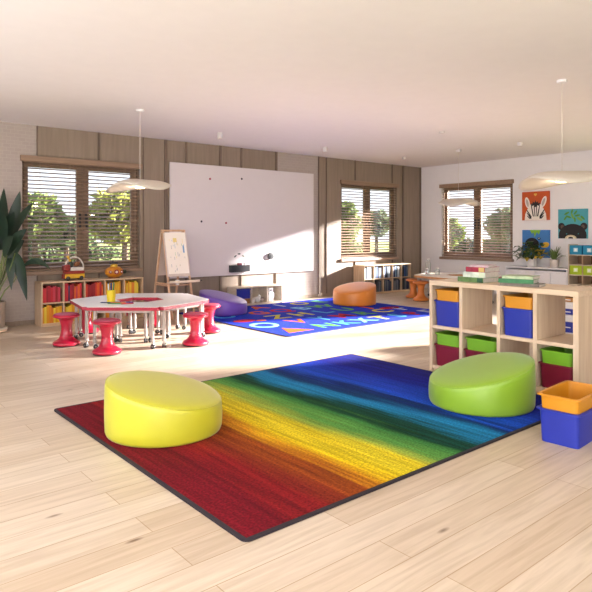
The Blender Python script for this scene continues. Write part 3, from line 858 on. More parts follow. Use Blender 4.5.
# toys on the left shelf
ZS = .681
t = thing('toy_fire_engine', 'toy fire engine with a white hoop, red and yellow, on the low book shelf', 'toy', (3.41, 9.62, ZS))
RT = plain('toy red', '#8c2a22', .4); YT = plain('toy yellow', '#d0a022', .4); WT = plain('toy white', '#cfc6bc', .45); GT = plain('toy green', '#2c3a2c', .5); BRT = plain('toy brown', '#7a4a26', .5)
bm = BM(); box(bm, -.155, .155, -.07, .07, .03, .10, .008); obj('chassis', bm, YT, t)
bm = BM(); box(bm, -.15, .155, -.072, .072, .101, .15, .008); obj('deck', bm, RT, t)
bm = BM(); box(bm, -.17, -.07, -.065, .065, .1505, .25, .02); box(bm, -.172, -.10, -.05, .05, .03, .1, .004); obj('cab', bm, RT, t)
bm = BM(); box(bm, -.065, .15, -.06, .06, .1505, .205, .006); obj('cargo_box', bm, WT, t)
bm = BM(); tube(bm, [(.15 * math.cos(a) + .01, 0, .18 + .19 * math.sin(a)) for a in [PI * k / 16 for k in range(17)]], .013, 8); obj('hoop', bm, WT, t, smooth='all')
bm = BM(); box(bm, -.075, -.02, -.03, .03, .2055, .30, .01); cyl(bm, (-.05, 0, .29), (-.10, 0, .39), .018, 10, 1); obj('crane', bm, [GT, YT], t)
bm = BM(); sphere(bm, (.05, 0, .255), .045, 14, 8); obj('figure', bm, BRT, t, smooth='all')
for sx_, sy_ in ((-.11, -.066), (.1, -.066), (-.11, .066), (.1, .066)):
    bm = BM(); lathe(bm, [(.012, -.014), (.032, -.014), (.034, 0), (.032, .014), (.012, .014)], 18, 0, T(sx_, sy_, .034) @ Matrix.Rotation(PI / 2, 4, 'X')); obj('wheel', bm, BLACK, t, smooth=True)

t = thing('toy_submarine', 'orange toy submarine with round portholes on the low book shelf', 'toy', (4.075, 9.60, ZS))
OT = plain('toy orange', '#c07a1c', .4)
bm = BM(); sphere(bm, (0, 0, .105), 1, 24, 14, 0, (.155, .10, .10)); obj('hull', bm, OT, t, smooth='all')
bm = BM(); lathe(bm, [(.062, .17), (.058, .225), (.045, .235), (0, .237)], 18); obj('tower', bm, YT, t, smooth=True)
bm = BM(); box(bm, -.075, .06, -.012, .012, .2372, .262, .005); cyl(bm, (-.02, 0, .26), (-.02, 0, .30), .008, 8); obj('propeller', bm, BLACK, t)
for px_, sc_ in ((0, .040), (-.095, .026), (.095, .026)):
    bm = BM(); yy = -.10 * math.sqrt(max(0, 1 - (px_ / .155) ** 2)) + .008
    M = T(px_, yy, .105) @ Matrix.Rotation(PI / 2, 4, 'X') @ Matrix.Rotation(0, 4, 'Z')
    lathe(bm, [(sc_ * .62, 0), (sc_, .004), (sc_, .014), (sc_ * .62, .016)], 20, 0, M)
    p = obj('porthole', bm, RT, t, smooth=True)
    bm = BM(); lathe(bm, [(sc_ * .6, .004), (sc_ * .6, .0135), (sc_ * .4, .019), (0, .021)], 18, 0, M); obj('porthole_glass', bm, WT, p, smooth=True)
bm = BM(); sphere(bm, (.185, .0, .10), .034, 12, 8, 0, (1.1, .7, 1)); cyl(bm, (.14, 0, .10), (.19, 0, .10), .012, 10); obj('tail', bm, GT, t, smooth='all')
bm = BM(); box(bm, -.08, .08, -.05, .05, 0, .022, .006); obj('stand', bm, BRT, t)

# ------------------------------------------------------------------ whiteboard and what hangs on it
bm = BM(); box(bm, 5.222, 8.714, YW - .055, YW - .0245, .60, 2.725, .003)
tag(obj('whiteboard', bm, WHITEB), 'huge white magnetic board on the panelled wall between the windows', 'whiteboard')
YB = YW - .0546
def magnet(x, z, colr, cname, label, r=.020, nm='magnet'):
    t = thing(nm, label, 'magnet', (x, YB, z), 0, 'round magnets on the whiteboard')
    bm = BM(); M = Matrix.Rotation(PI / 2, 4, 'X')
    lathe(bm, [(0, .0), (r, .0), (r, .007), (r * .9, .009), (0, .009)], 18, 0, M, cap=False); obj('disc', bm, plain('magnet ' + cname, colr, .35), t, smooth=True)
    bm = BM(); lathe(bm, [(0, .0092), (r * .6, .0092), (r * .55, .018), (r * .3, .022), (0, .022)], 18, 0, M, cap=False); obj('grip', bm, plain('magnet ' + cname, colr, .35), t, smooth=True)
magnet(6.066, 2.463, '#a8304a', 'red', 'red magnet near the top of the whiteboard, the left of the top two')
magnet(6.80, 2.505, '#2c2c34', 'black', 'black magnet near the top of the whiteboard, the right of the top two')
magnet(5.878, 1.648, '#2c2c34', 'black', 'black magnet halfway up the whiteboard above the easel')
magnet(6.429, 1.625, '#a8304a', 'red', 'red magnet halfway up the whiteboard, right of a black one')
t = thing('marker_tray', 'dark wall tray low on the whiteboard above the purple seat', 'tray', (6.72, YB, .66))
CH = plain('charcoal plastic', '#3a3c40', .5)
bm = BM(); box(bm, -.225, .225, -.085, -.075, 0, .135, .003); box(bm, -.225, .225, -.0745, -.001, 0, .01, .003); box(bm, -.225, -.215, -.0745, -.001, .0105, .135, .003); box(bm, .215, .225, -.0745, -.001, .0105, .135, .003); box(bm, -.2145, .2145, -.010, -.001, .0105, .10); obj('tray_body', bm, CH, t)
bm = BM(); box(bm, -.232, -.12, -.0865, -.0855, .125, .137, 0); obj('front_lip', bm, CH, t)
t = thing('eraser', 'small dark red board eraser standing in the wall tray', 'eraser', (6.72, YB - .042, .671))
bm = BM(); box(bm, -.05, .05, -.022, .022, 0, .12, .008); obj('felt', bm, plain('felt grey', '#55484c', .9), t)
bm = BM(); box(bm, -.05, .05, -.024, .024, .1205, .165, .012); obj('grip', bm, plain('dark red', '#7a2a38', .5), t)
t = thing('marker', 'black marker standing upright in the wall tray', 'pen', (6.83, YB - .042, .671))
bm = BM(); lathe(bm, [(.010, 0), (.010, .12)], 12); obj('barrel', bm, BLACK, t, smooth=True)
bm = BM(); lathe(bm, [(.0115, .1205), (.0115, .165), (.007, .17)], 12); obj('cap', bm, BLACK, t, smooth=True)
def leafmag(x, z, ang, c, label):
    bm = BM(); pts = [(.035 * math.cos(a), .014 * math.sin(a)) for a in [2 * PI * k / 14 for k in range(14)]]
    prism(bm, pts, 0, .012)
    bmesh.ops.bevel(bm, geom=[e for e in bm.edges if abs(e.verts[0].co.z - e.verts[1].co.z) < 1e-5 and e.verts[0].co.z > .01], offset=.004, segments=2, affect='EDGES')
    bmesh.ops.transform(bm, matrix=Matrix.Rotation(PI / 2, 4, 'X') @ RotZ(ang), verts=bm.verts)
    o = obj('leaf_magnet', bm, plain('leaf magnet ' + c, c, .5)); o.location = (x, YB, z)
    tag(o, label, 'magnet', 'leaf shaped magnets on the whiteboard')
for cx, cz, nm in ((6.735, 1.0, 'the wall tray'), (7.78, 1.04, 'the round black knob')):
    leafmag(cx - .09, cz - .03, .6, '#4a5058', 'dark leaf shaped magnet above %s, left of three' % nm)
    leafmag(cx, cz + .015, 0, '#33383c', 'dark leaf shaped magnet above %s, middle and highest of three' % nm)
    leafmag(cx + .10, cz - .03, -.6, '#8a9080', 'grey green leaf shaped magnet above %s, right of three' % nm)
t = thing('board_knob', 'round black knob on the lower right of the whiteboard', 'magnet', (7.51, YB, .952))
M = Matrix.Rotation(PI / 2, 4, 'X')
bm = BM(); lathe(bm, [(.055, 0), (.072, .004), (.072, .045), (.064, .055), (.045, .057)], 28, 0, M); obj('rim', bm, CH, t, smooth=True)
bm = BM(); lathe(bm, [(0, .0575), (.044, .0575), (.040, .063), (0, .064)], 28, 0, M, cap=False); obj('face', bm, BLACK, t, smooth=True)

# low white shelf in front of the board
s3, cells3 = book_shelf(6.47, 9.53, 1.15, .375, .30, 3, 1, PALEBIRCH, PALEBIRCH, 'very low pale open shelf of toys below the whiteboard, behind the blue rug', .02)
BLUEB = plain('blue bin plastic', '#1f2f9c', .42, var=.04)
x0, x1, z0, z1 = cells3[(0, 0)]
t = thing('storage_box', 'blue plastic box in the left cell of the low toy shelf', 'box', ((x0 + x1) / 2, 9.55, z0 + .101))
bm = BM(); box(bm, -.16, .16, 0, .24, 0, .165, .012); obj('box_body', bm, BLUEB, t)
bm = BM(); box(bm, -.168, .168, -.006, .246, .1655, .188, .006); obj('lid', bm, BLUEB, t)
t = thing('wooden_toy_crate', 'amber wooden crate under the blue box in the low toy shelf', 'box', ((x0 + x1) / 2, 9.555, z0 + .0006))
bm = BM(); box(bm, -.155, .155, 0, .22, 0, .098, .004); obj('crate_body', bm, wood('amber wood', '#c08a4a', '#ab7438', 'X'), t)
bm = BM(); box(bm, -.05, .05, -.004, -.0003, .045, .07, .001); obj('handle', bm, BRT, t)
x0, x1, z0, z1 = cells3[(1, 0)]
for i, (dx, r, c, lab) in enumerate([(.06, .045, '#e4dcd4', 'small cream toy animal at the left of the low shelf middle cell'), (.17, .062, '#ece6e0', 'round white toy animal in the low shelf middle cell'), (.28, .042, '#a89890', 'small grey toy animal beside the white robot shelf cell')]):
    t = thing('toy_animal', lab, 'toy', (x0 + dx, 9.60, z0 + .0005), 0, 'little toy animals on the low shelf')
    m = plain('toy ' + c, c, .6)
    bm = BM(); sphere(bm, (0, 0, r * .95), r, 16, 10, 0, (1.05, .8, .95)); obj('body', bm, m, t, smooth='all')
    bm = BM(); sphere(bm, (r * .7, -.01, r * 1.75), r * .55, 14, 8); sphere(bm, (r * .5, .012, r * 2.25), r * .2, 8, 6); sphere(bm, (r * .9, .012, r * 2.25), r * .2, 8, 6); obj('head', bm, m, t, smooth='all')
x0, x1, z0, z1 = cells3[(2, 0)]
t = thing('toy_robot', 'white toy robot standing in the right cell of the low toy shelf', 'toy', (x0 + .105, 9.60, z0 + .0005))
bm = BM(); box(bm, -.06, .06, -.05, .05, .06, .18, .012); obj('torso', bm, WHITEP, t)
bm = BM(); box(bm, -.05, .05, -.045, .045, .19, .265, .012); cyl(bm, (0, 0, .1805), (0, 0, .1895), .02, 10); obj('head', bm, WHITEP, t)
bm = BM(); box(bm, -.035, .035, -.0475, -.0455, .215, .24, 0); obj('visor', bm, CH, t)
for s in (-1, 1):
    bm = BM(); box(bm, s * .032 - .02, s * .032 + .02, -.045, .03, 0, .0595, .006); obj('leg', bm, WHITEP, t)
    bm = BM(); box(bm, s * .077 - .0155, s * .077 + .0155, -.02, .02, .07, .17, .006); obj('arm', bm, WHITEP, t)

# ------------------------------------------------------------------ easel
t = thing('easel', 'wooden double sided easel with a sheet of scribbles left of the whiteboard', 'easel', (4.955, 9.20, 0), 0)
HT = 1.46
def leg_line(s, x):      # s=-1 front, +1 back
    return Vector((x, 0 + s * .0, HT)), Vector((x + (.012 if x > 0 else -.012), s * .36, 0))
XE = .20
for s in (-1, 1):
    for x in (-XE, XE):
        a, b = leg_line(s, x); a = a + Vector((0, s * .022, 0))
        bm = BM(); d = b - a; M = Matrix.Translation(a) @ d.to_track_quat('Z', 'Y').to_matrix().to_4x4()
        box(bm, -.016, .016, -.013, .013, 0, d.length, .003, 0, M); obj('leg', bm, EASELW, t)
bm = BM(); box(bm, -XE - .02, XE + .02, -.02, .02, HT - .005, HT + .03, .006); cyl(bm, (-XE - .03, 0, HT + .012), (XE + .03, 0, HT + .012), .012, 10); obj('hinge_bar', bm, EASELW, t)
def slope_pt(s, z, off=0.0):
    k = (HT - z) / HT
    return Vector((0, s * (.022 + k * .338 + off), z))
for s in (-1, 1):
    a, b = slope_pt(s, 1.43, .017), slope_pt(s, .70, .017)
    bm = BM(); d = b - a; q = Matrix(((1, 0, 0), (0, d.normalized().y, -d.normalized().z), (0, d.normalized().z, d.normalized().y))).transposed()
    # board as an oblique slab
    nrm = Vector((0, -d.z, d.y)).normalized(); nrm = nrm if nrm.y * s > 0 else -nrm
    def slab(bm, x0, x1, p, q_, t0, t1, mi=0):
        v = [bm.verts.new(Vector((x, 0, 0)) + pt + nrm * tt) for tt in (t0, t1) for pt in (p, q_) for x in (x0, x1)]
        for f in ((0, 1, 3, 2), (4, 6, 7, 5), (0, 4, 5, 1), (1, 5, 7, 3), (3, 7, 6, 2), (2, 6, 4, 0)):
            fc = bm.faces.new([v[i] for i in f]); fc.material_index = mi
    slab(bm, -XE - .015, XE + .015, a, b, 0, .01)
    board = obj('board', bm, plain('easel board', '#cdbdb2' if s < 0 else '#8d827c', .6), t)
    if s < 0:
        bm = BM(); a2, b2 = slope_pt(s, 1.44, .017), slope_pt(s, .745, .017); slab(bm, -XE + .005, XE - .005, a2, b2, .0102, .0115)
        sheet = obj('paper_sheet', bm, plain('drawing paper', '#f0e8dc', .85, var=.01), t)
        SCR = [plain('pencil grey', '#9aa0a6', .8), plain('crayon blue', '#7fa8cc', .8), plain('crayon yellow', '#e8d48a', .8), plain('crayon green', '#a9c4a0', .8)]
        rr = random.Random(11)
        dd = (b2 - a2)
        for i in range(26):
            u = rr.uniform(-.15, .15); v = rr.uniform(.12, .92)
            mi = rr.choice([0, 0, 1, 2, 3])
            ln = rr.uniform(.03, .11)
            p0 = a2 + dd * v; p1 = a2 + dd * min(.96, v + ln)
            bm = BM(); slab(bm, u - .0035, u + .0035, p0, p1, .0117, .0120); obj('scribble', bm, SCR[mi], sheet)
        bm = BM(); slab(bm, .12, .15, a2 + dd * .32, a2 + dd * .50, .0121, .0124); obj('scribble', bm, SCR[1], sheet)
        bm = BM(); slab(bm, -.05, .02, a2 + dd * .14, a2 + dd * .24, .0121, .0124); obj('scribble', bm, SCR[2], sheet)
# tray across the front and shelf between the legs
z = .60
bm = BM(); fy = slope_pt(-1, z).y
box(bm, -XE - .05, XE + .12, fy - .13, fy - .02, z, z + .012, .002); box(bm, -XE - .05, XE + .12, fy - .135, fy - .1255, z + .0125, z + .04, .002); obj('tray', bm, PALEBIRCH, t)
bm = BM(); box(bm, -XE - .02, XE + .02, fy + .02, -fy - .02, z - .06, z - .045, .002); obj('shelf_board', bm, EASELW, t)
for s in (-1, 1):
    bm = BM(); x = s * (XE + .018); box(bm, x - .008, x + .008, -abs(fy) - .0, abs(fy), z - .03, z - .005, .002); obj('side_brace', bm, EASELW, t)
t = thing('marker', 'dark marker lying at the right end of the easel tray', 'pen', (5.27, 9.20 + fy - .075, .6205)); t.rotation_euler = (0, PI / 2, .1)
bm = BM(); lathe(bm, [(.008, -.08), (.008, .04)], 10); obj('barrel', bm, BLACK, t, smooth=True)
bm = BM(); lathe(bm, [(.0088, .0405), (.0088, .08)], 10); obj('cap', bm, BLACK, t, smooth=True)
t = thing('paint_pot', 'small white paint pot on the shelf between the easel legs', 'pot', (4.93, 9.0, .5555))
bm = BM(); lathe(bm, [(.03, 0), (.034, .07), (.03, .07), (.027, .06), (0, .06)], 16, cap=False); obj('pot_body', bm, POTW, t, smooth=True)
bm = BM(); lathe(bm, [(.036, .0705), (.036, .085), (0, .087)], 16); obj('lid', bm, POTW, t, smooth=True)

# ------------------------------------------------------------------ bins
def bin_thing(name, x, y, z, rz, w, d, h, mat, label, group, taper=.06, lip=.022, cat='bin'):
    """open tapered bin; origin at base centre"""
    t = thing(name, label, cat, (x, y, z), rz, group)
    def rr(wd, dp, r): return rounded_rect(wd, dp, r, 4, -wd / 2, -dp / 2)
    bm = BM(); rings = []
    th = .004
    def ring(k, off, zz):
        wd, dp = w * (1 - taper * (1 - k)) - 2 * off, d * (1 - taper * (1 - k)) - 2 * off
        return [bm.verts.new((a, b, zz)) for a, b in rr(wd, dp, .03)]
    seq = [ring(0, 0, 0), ring(.5, 0, h * .5), ring(1, 0, h - .012), ring(1, th, h - .012), ring(.5, th, h * .5), ring(.03, th, .006)]
    n = len(seq[0])
    bm.faces.new(seq[0][::-1]); bm.faces.new(seq[-1])
    for a, b in zip(seq, seq[1:]):
        for k in range(n): bm.faces.new((a[k], a[(k + 1) % n], b[(k + 1) % n], b[k]))
    obj('bin_body', bm, mat, t, smooth=True)
    bm = BM()
    def r2(off, zz): return [bm.verts.new((a, b, zz)) for a, b in rr(w + 2 * off, d + 2 * off, .034)]
    seq = [r2(-th, h - .0118), r2(lip - .003, h - .0118), r2(lip, h - .009), r2(lip, h - .003), r2(lip - .004, h), r2(-.002, h), r2(-th, h - .004)]
    for a, b in zip(seq, seq[1:] + seq[:1]):
        for k in range(n): bm.faces.new((a[k], a[(k + 1) % n], b[(k + 1) % n], b[k]))
    obj('rim', bm, mat, t, smooth=True)
    return t
YBIN = plain('yellow bin plastic', '#cf8a1c', .42, var=.04)
GBIN = plain('lime bin plastic', '#74aa28', .42, var=.04)
RBIN = plain('dark red bin plastic', '#7c1730', .42, var=.04)

# ------------------------------------------------------------------ big storage unit on the right
UX, UY0, UY1, UH, UD = 5.107, 2.355, 3.917, .942, .55
t = thing('storage_unit', 'open birch storage unit with bins standing at the end of the rainbow rug', 'shelf', (UX, UY0, 0))
UB = wood('unit birch', '#dcc6ac', '#cdb296', 'Y'); UV = wood('unit birch upright', '#d8c2a8', '#c8ad92', 'Z')
def upart(nm, *a, m=UB):
    bm = BM(); box(bm, *a, .002); return obj(nm, bm, m, t)
L = UY1 - UY0; K = .038
upart('top_board', 0, UD, 0, L, UH - .048, UH)
upart('bottom_board', .004, UD - .004, K + .0005, L - K - .0005, .025, .06)
upart('plinth', .03, UD - .03, K + .0005, L - K - .0005, 0, .0245)
upart('side_panel', 0, UD, 0, K + .01, 0, UH - .0485, m=UV); upart('side_panel', 0, UD, L - K, L, 0, UH - .0485, m=UV)
ys = [K + .01, 2.73 - UY0 + .02, 3.095 + .02 - UY0, 3.515 + .018 - UY0, L - K]
for yv in ys[1:4]: upart('divider', .003, UD - .003, yv - .018, yv + .018, .0605, UH - .0485, m=UV)
for i in range(4):
    a = ys[i] + (.018 if i else 0) + .0005; b = ys[i + 1] - (.018 if i < 3 else 0) - .0005
    upart('shelf_board', .005, UD - .005, a, b, .445, .478)
UNAMES = ['right end', 'third', 'second', 'left end']       # counted as the photo shows them, left to right
for i in range(4):
    a = UY0 + ys[i] + (.018 if i else 0); b = UY0 + ys[i + 1] - (.018 if i < 3 else 0)
    cw = b - a; cy = (a + b) / 2
    col = {0: 'right end', 1: 'third', 2: 'second', 3: 'left end'}[i]
    w = cw - .030
    if i in (1, 3):
        lab = 'left end column' if i == 3 else 'third column from the left'
        bin_thing('storage_bin', UX + .245, cy, .4785, 0, .46, w, .262, BLUEB, 'blue bin in the upper row of the storage unit, %s' % lab, 'blue bins in the storage unit', lip=.013)
        bin_thing('storage_bin', UX + .245, cy, .4785 + .1625, 0, .445, w - .018, .21, YBIN, 'yellow bin nested in the blue one, upper row, %s' % lab, 'yellow bins in the storage unit', lip=.013)
    if i in (0, 2, 3):
        lab = {3: 'left end column', 2: 'second column from the left', 0: 'right end column'}[i]
        bin_thing('storage_bin', UX + .245, cy, .0605, 0, .46, w, .222, RBIN, 'dark red bin in the bottom row of the storage unit, %s' % lab, 'dark red bins in the storage unit', lip=.013)
        bin_thing('storage_bin', UX + .245, cy, .0605 + .1285, 0, .445, w - .018, .21, GBIN, 'lime green bin nested in the dark red one, bottom row, %s' % lab, 'lime bins in the storage unit', lip=.013)

# nested pair on the floor at the right
RZ = math.radians(4)
bin_thing('storage_bin', 4.215, 1.985, .0005, RZ, .50, .27, .235, BLUEB, 'blue bin on the planks at the right, holding a yellow one', 'bins on the floor', lip=.018)
bin_thing('storage_bin', 4.215, 1.985, .108, RZ, .488, .258, .225, YBIN, 'yellow bin nested in the blue bin on the planks at the right', 'bins on the floor', lip=.02)

# ------------------------------------------------------------------ books lying on the unit
def flat_book(x, y, z, rz, w, d, h, col, label, tagc=None):
    """x, y is the corner nearest the window side; spine on the -X face"""
    t = thing('book', label, 'book', (x, y, z), rz, 'books lying on the storage unit')
    m = plain('cover ' + col, col, .45, var=.3, scale=14)
    c = .0028
    bm = BM(); box(bm, 0, w, 0, d, 0, c); box(bm, 0, w, 0, d, h - c, h); box(bm, 0, c, 0, d, c, h - c)
    obj('cover', bm, m, t)
    bm = BM(); box(bm, c + .0005, w - .004, .004, d - .004, c + .0003, h - c - .0003); obj('page_block', bm, PAGES, t)
    if tagc:
        bm = BM(); box(bm, -.0008, -.0001, .01, .07, .004, h - .004); obj('spine_label', bm, plain('spine ' + tagc, tagc, .5), t)
    return t
ZU = UH + .0004
def stack(x, y, rows):
    z = ZU
    for (dx, dy, rz, w, d, h, c, lab, tg) in rows:
        flat_book(x + dx, y + dy, z, rz, w, d, h, c, lab, tg); z += h + .0006
stack(5.215, 3.345, [(0, 0, -.02, .28, .30, .050, '#5f7d48', 'green patterned book at the bottom of the taller stack', '#24543a'),
                   (.02, -.01, .05, .27, .25, .052, '#c9d2c6', 'pale grey green book second from the bottom of the taller stack', '#cfd8c0'),
                   (.03, .0, .0, .27, .22, .050, '#96203a', 'red book near the top of the taller stack', '#cdb26a'),
                   (.05, -.03, .25, .24, .20, .020, '#b99ca4', 'thin pinkish grey book on top of the taller stack', None)])
stack(5.20, 2.755, [(0, 0, .22, .22, .36, .026, '#6a5f58', 'brown grey book at the bottom of the lower stack', None),
                   (.01, .06, .27, .21, .32, .038, '#2c7444', 'dark green book in the middle of the lower stack', None),
                   (.02, .07, .20, .22, .29, .028, '#a9b894', 'pale green book on top of the lower stack', None)])

# ------------------------------------------------------------------ trolley seen through the unit
t = thing('drawer_trolley', 'white drawer trolley with blue drawers seen through the storage unit', 'trolley', (7.95, 3.72, 0))
bm = BM(); box(bm, -.2, .2, -.26, -.24, .04, .62, .003); box(bm, -.2, .2, .24, .26, .04, .62, .003); box(bm, -.2, .2, -.2395, .2395, .04, .06, .003); box(bm, .18, .2, -.2395, .2395, .0605, .60, 0); obj('frame', bm, WHITEP, t)
bm = BM(); box(bm, -.22, .22, -.28, .28, .6205, .645, .003); obj('top_board', bm, BIRCH, t)
for i, (z0, z1, m, nm) in enumerate([(.065, .13, WHITEP, 0), (.135, .27, BLUEB, 1), (.275, .365, WHITEP, 0), (.37, .44, BLUEB, 1), (.445, .53, WHITEP, 0), (.535, .59, wood('amber wood', '#c08a4a', '#ab7438', 'X'), 0)]):
    bm = BM(); box(bm, -.21, .17, -.236, .236, z0, z1, .006); d = obj('drawer', bm, m, t)
    bm = BM(); box(bm, -.222, -.2103, -.05, .05, (z0 + z1) / 2 - .006, (z0 + z1) / 2 + .006, .002); obj('handle', bm, WHITEP, d)
for sx_ in (-.17, .17):
    for sy_ in (-.22, .22):
        bm = BM(); lathe(bm, [(.01, -.01), (.019, -.01), (.0195, 0), (.019, .01), (.01, .01)], 14, 0, T(sx_, sy_, .0198) @ Matrix.Rotation(PI / 2, 4, 'X')); box(bm, sx_ - .008, sx_ + .008, sy_ - .013, sy_ + .013, .030, .0395); obj('caster', bm, BLACK, t, smooth=True)

# ------------------------------------------------------------------ far right: white cabinet, plants, cubby, pictures
CX = 12.05
t = thing('white_cabinet', 'long low white cabinet with drawers under the animal pictures', 'cabinet', (CX, 5.785, 0))
CL, CD, CHh = 1.40, .43, .70
bm = BM(); box(bm, 0, CD, 0, CL, CHh - .03, CHh, .003); obj('top_board', bm, WHITEP, t)
bm = BM(); box(bm, .004, CD, 0, .02, 0, CHh - .0305); box(bm, .004, CD, CL - .02, CL, 0, CHh - .0305); box(bm, .004, CD, .0205, CL - .0205, .06, .08); box(bm, CD - .012, CD - .001, .0205, CL - .0205, .0805, CHh - .0305); box(bm, .04, .055, .0205, CL - .0205, 0, .0595); obj('carcass', bm, WHITEP, t)
for i in range(4):
    a = .022 + i * .3395
    for z0, z1 in ((.085, .345), (.352, .632)):
        bm = BM(); box(bm, .0, .40, a + .003, a + .3345, z0, z1, .003); d = obj('drawer', bm, WHITEP, t)
        bm = BM(); box(bm, -.012, -.0003, a + .13, a + .21, z1 - .05, z1 - .035, .003); obj('handle', bm, POTW, d)

def leaf(bm, base, tip, width, droop, n=9, mi=0, up=None, fold=.25, sdir=None):
    """a blade from base to tip, arched, folded along its midrib"""
    base, tip = Vector(base), Vector(tip)
    d = tip - base
    side = d.cross(Vector((0, 0, 1)))
    if side.length < 1e-4: side = Vector((1, 0, 0))
    side.normalize()
    if sdir is not None: side = Vector(sdir)
    if up is not None: side = (side + Vector(up)).normalized()
    rows = []
    for i in range(n + 1):
        s = i / n
        p = base + d * s + Vector((0, 0, 1)) * droop * 4 * s * (1 - s)
        w = width * (math.sin(PI * min(1, s * .92 + .08)) ** .8) * (1.05 - .35 * s)
        if i == n: w = 0.0008
        nrm = side.cross(d).normalized()
        rows.append([bm.verts.new(p - side * w + nrm * w * fold), bm.verts.new(p), bm.verts.new(p + side * w + nrm * w * fold)])
    for a, b in zip(rows, rows[1:]):
        for k in (0, 1):
            f = bm.faces.new((a[k], a[k + 1], b[k + 1], b[k])); f.material_index = mi

def pot_prof(r, h, flare=.9): return [(0, 0), (r * flare * .96, 0), (r * flare, .004), (r, h - .012), (r * 1.04, h - .008), (r * 1.04, h), (r * .95, h), (r * .93, h - .03), (0, h - .03)]
PG = leaf_mat('plant green', '#2f4a26', '#4f6a34', .45, .12); PY = leaf_mat('plant yellow', '#b59a3a', '#d0b24a', .5, .2)
t = thing('potted_plant', 'bushy green and yellow leaved plant in a white pot on the white cabinet', 'plant', (12.22, 6.64, CHh + .0005))
bm = BM(); lathe(bm, pot_prof(.105, .19), 28, cap=False); obj('pot', bm, POTW, t, smooth=True)
bm = BM(); lathe(bm, [(0, .155), (.096, .155), (.09, .163), (0, .167)], 20, cap=False); obj('soil', bm, SOIL, t)
rr = random.Random(21)
fo = BM(); st = BM()
for i in range(70):
    a = rr.uniform(0, 2 * PI); el = rr.uniform(.0, 1.35)
    L_ = rr.uniform(.10, .30)
    b = Vector((math.cos(a) * .05, math.sin(a) * .05, .17)); m_ = b + Vector((math.cos(a) * math.cos(el), math.sin(a) * math.cos(el) * 1.1, math.sin(el) * 1.15)) * L_
    m_.x = min(m_.x, .14)
    tip = m_ + Vector((-abs(math.cos(a + rr.uniform(-.5, .5))) * .12, math.sin(a + rr.uniform(-.6, .6)) * .15, rr.uniform(-.10, .05)))
    tip.y = max(tip.y, -.235)
    tube(st, [b * .6 + Vector((0, 0, .06)), m_], .003, 5)
    leaf(fo, m_, tip, rr.uniform(.055, .08), .03, 7, 1 if (rr.random() < .45 and tip.z < .36 and tip.y < .04) else 0)
obj('foliage', fo, [PG, PY], t, smooth='all'); obj('stems', st, leaf_mat('plant stem', '#55602e', '#6a7a3a', .6, 0), t)
t = thing('potted_plant', 'spiky long leaved plant in a pale pot on the white cabinet by the cubby', 'plant', (12.22, 6.14, CHh + .0005))
bm = BM(); lathe(bm, pot_prof(.095, .17), 28, cap=False); obj('pot', bm, plain('pale stone pot', '#d6ccc4', .6), t, smooth=True)
bm = BM(); lathe(bm, [(0, .135), (.086, .135), (.08, .143), (0, .147)], 20, cap=False); obj('soil', bm, SOIL, t)
fo = BM()
for i in range(46):
    a = rr.uniform(0, 2 * PI); el = rr.uniform(.25, 1.35); L_ = rr.uniform(.22, .36)
    tip = Vector((math.cos(a) * math.cos(el) * L_, math.sin(a) * math.cos(el) * L_, .16 + math.sin(el) * L_ * .9))
    tip.x = min(tip.x, .19); tip.y = min(tip.y, .22)
    leaf(fo, (math.cos(a) * .02, math.sin(a) * .02, .14), tip, .014, .05, 7)
obj('foliage', fo, leaf_mat('spiky green', '#4f6a36', '#7d9456', .5, .12), t, smooth='all')

# cubby tower with coloured boxes
t = thing('cubby_tower', 'tall birch cubby with blue and lime boxes at the right of the white cabinet', 'shelf', (CX, 4.935, 0))
TW, TD, TH_ = .835, .40, 1.20
bm = BM(); box(bm, 0, TD, TW - .016, TW, 0, TH_, .002); obj('side_panel', bm, PALEBIRCH, t)
bm = BM(); box(bm, 0, TD, 0, .016, 0, TH_, .002); obj('side_panel', bm, PALEBIRCH, t)
bm = BM(); box(bm, TD - .01, TD - .001, .0165, TW - .0165, .02, TH_ - .2, 0); obj('back_panel', bm, wood('brown board', '#8a6648', '#775539', 'Z'), t)
rows_z = [.02, .196, .392, .588, .792, .992]
for z_ in rows_z:
    bm = BM(); box(bm, .002, TD - .0105, .0165, TW - .0165, z_ - .016, z_, .002); obj('shelf_board', bm, PALEBIRCH, t)
cwid = (TW - .032) / 3
for i in (1, 2):
    bm = BM()
    for z0_, z1_ in zip(rows_z, rows_z[1:]): box(bm, .004, TD - .011, .016 + i * cwid - .006, .016 + i * cwid + .006, z0_ + .0005, z1_ - .0165)
    obj('divider', bm, BIRCHV, t)
TEAL = plain('blue fabric box', '#1f86ae', .75, bump=.2, bscale=300); LIME = plain('lime fabric box', '#a4be22', .75, bump=.2, bscale=300)
for z_, m, cn in ((.992, TEAL, 'blue'), (.588, LIME, 'lime')):
    for i in range(3):
        cy = 4.935 + .016 + (i + .5) * cwid
        lab = {2: 'at the left', 1: 'in the middle', 0: 'at the right'}[i]
        b_ = thing('fabric_box', '%s fabric box with a white label, %s of its cubby row' % (cn, lab), 'box', (CX + .012, cy, z_ + .0005), 0, '%s boxes in the tall cubby' % cn)
        hb = .186 if cn == 'blue' else .182
        bm = BM(); box(bm, 0, .34, -cwid / 2 + .012, cwid / 2 - .012, 0, hb, .006); obj('box_body', bm, m, b_)
        bm = BM(); box(bm, -.0018, -.0002, -.042, .042, .055, .135, 0); obj('label_card', bm, plain('label card ' + cn, '#bfe0e6' if cn == 'blue' else '#e2edb0', .6), b_)
        bm = BM(); box(bm, -.0035, -.002, -.022, .022, .073, .117, 0); obj('label_mark', bm, plain('label mark', '#eef3f0', .6), b_)

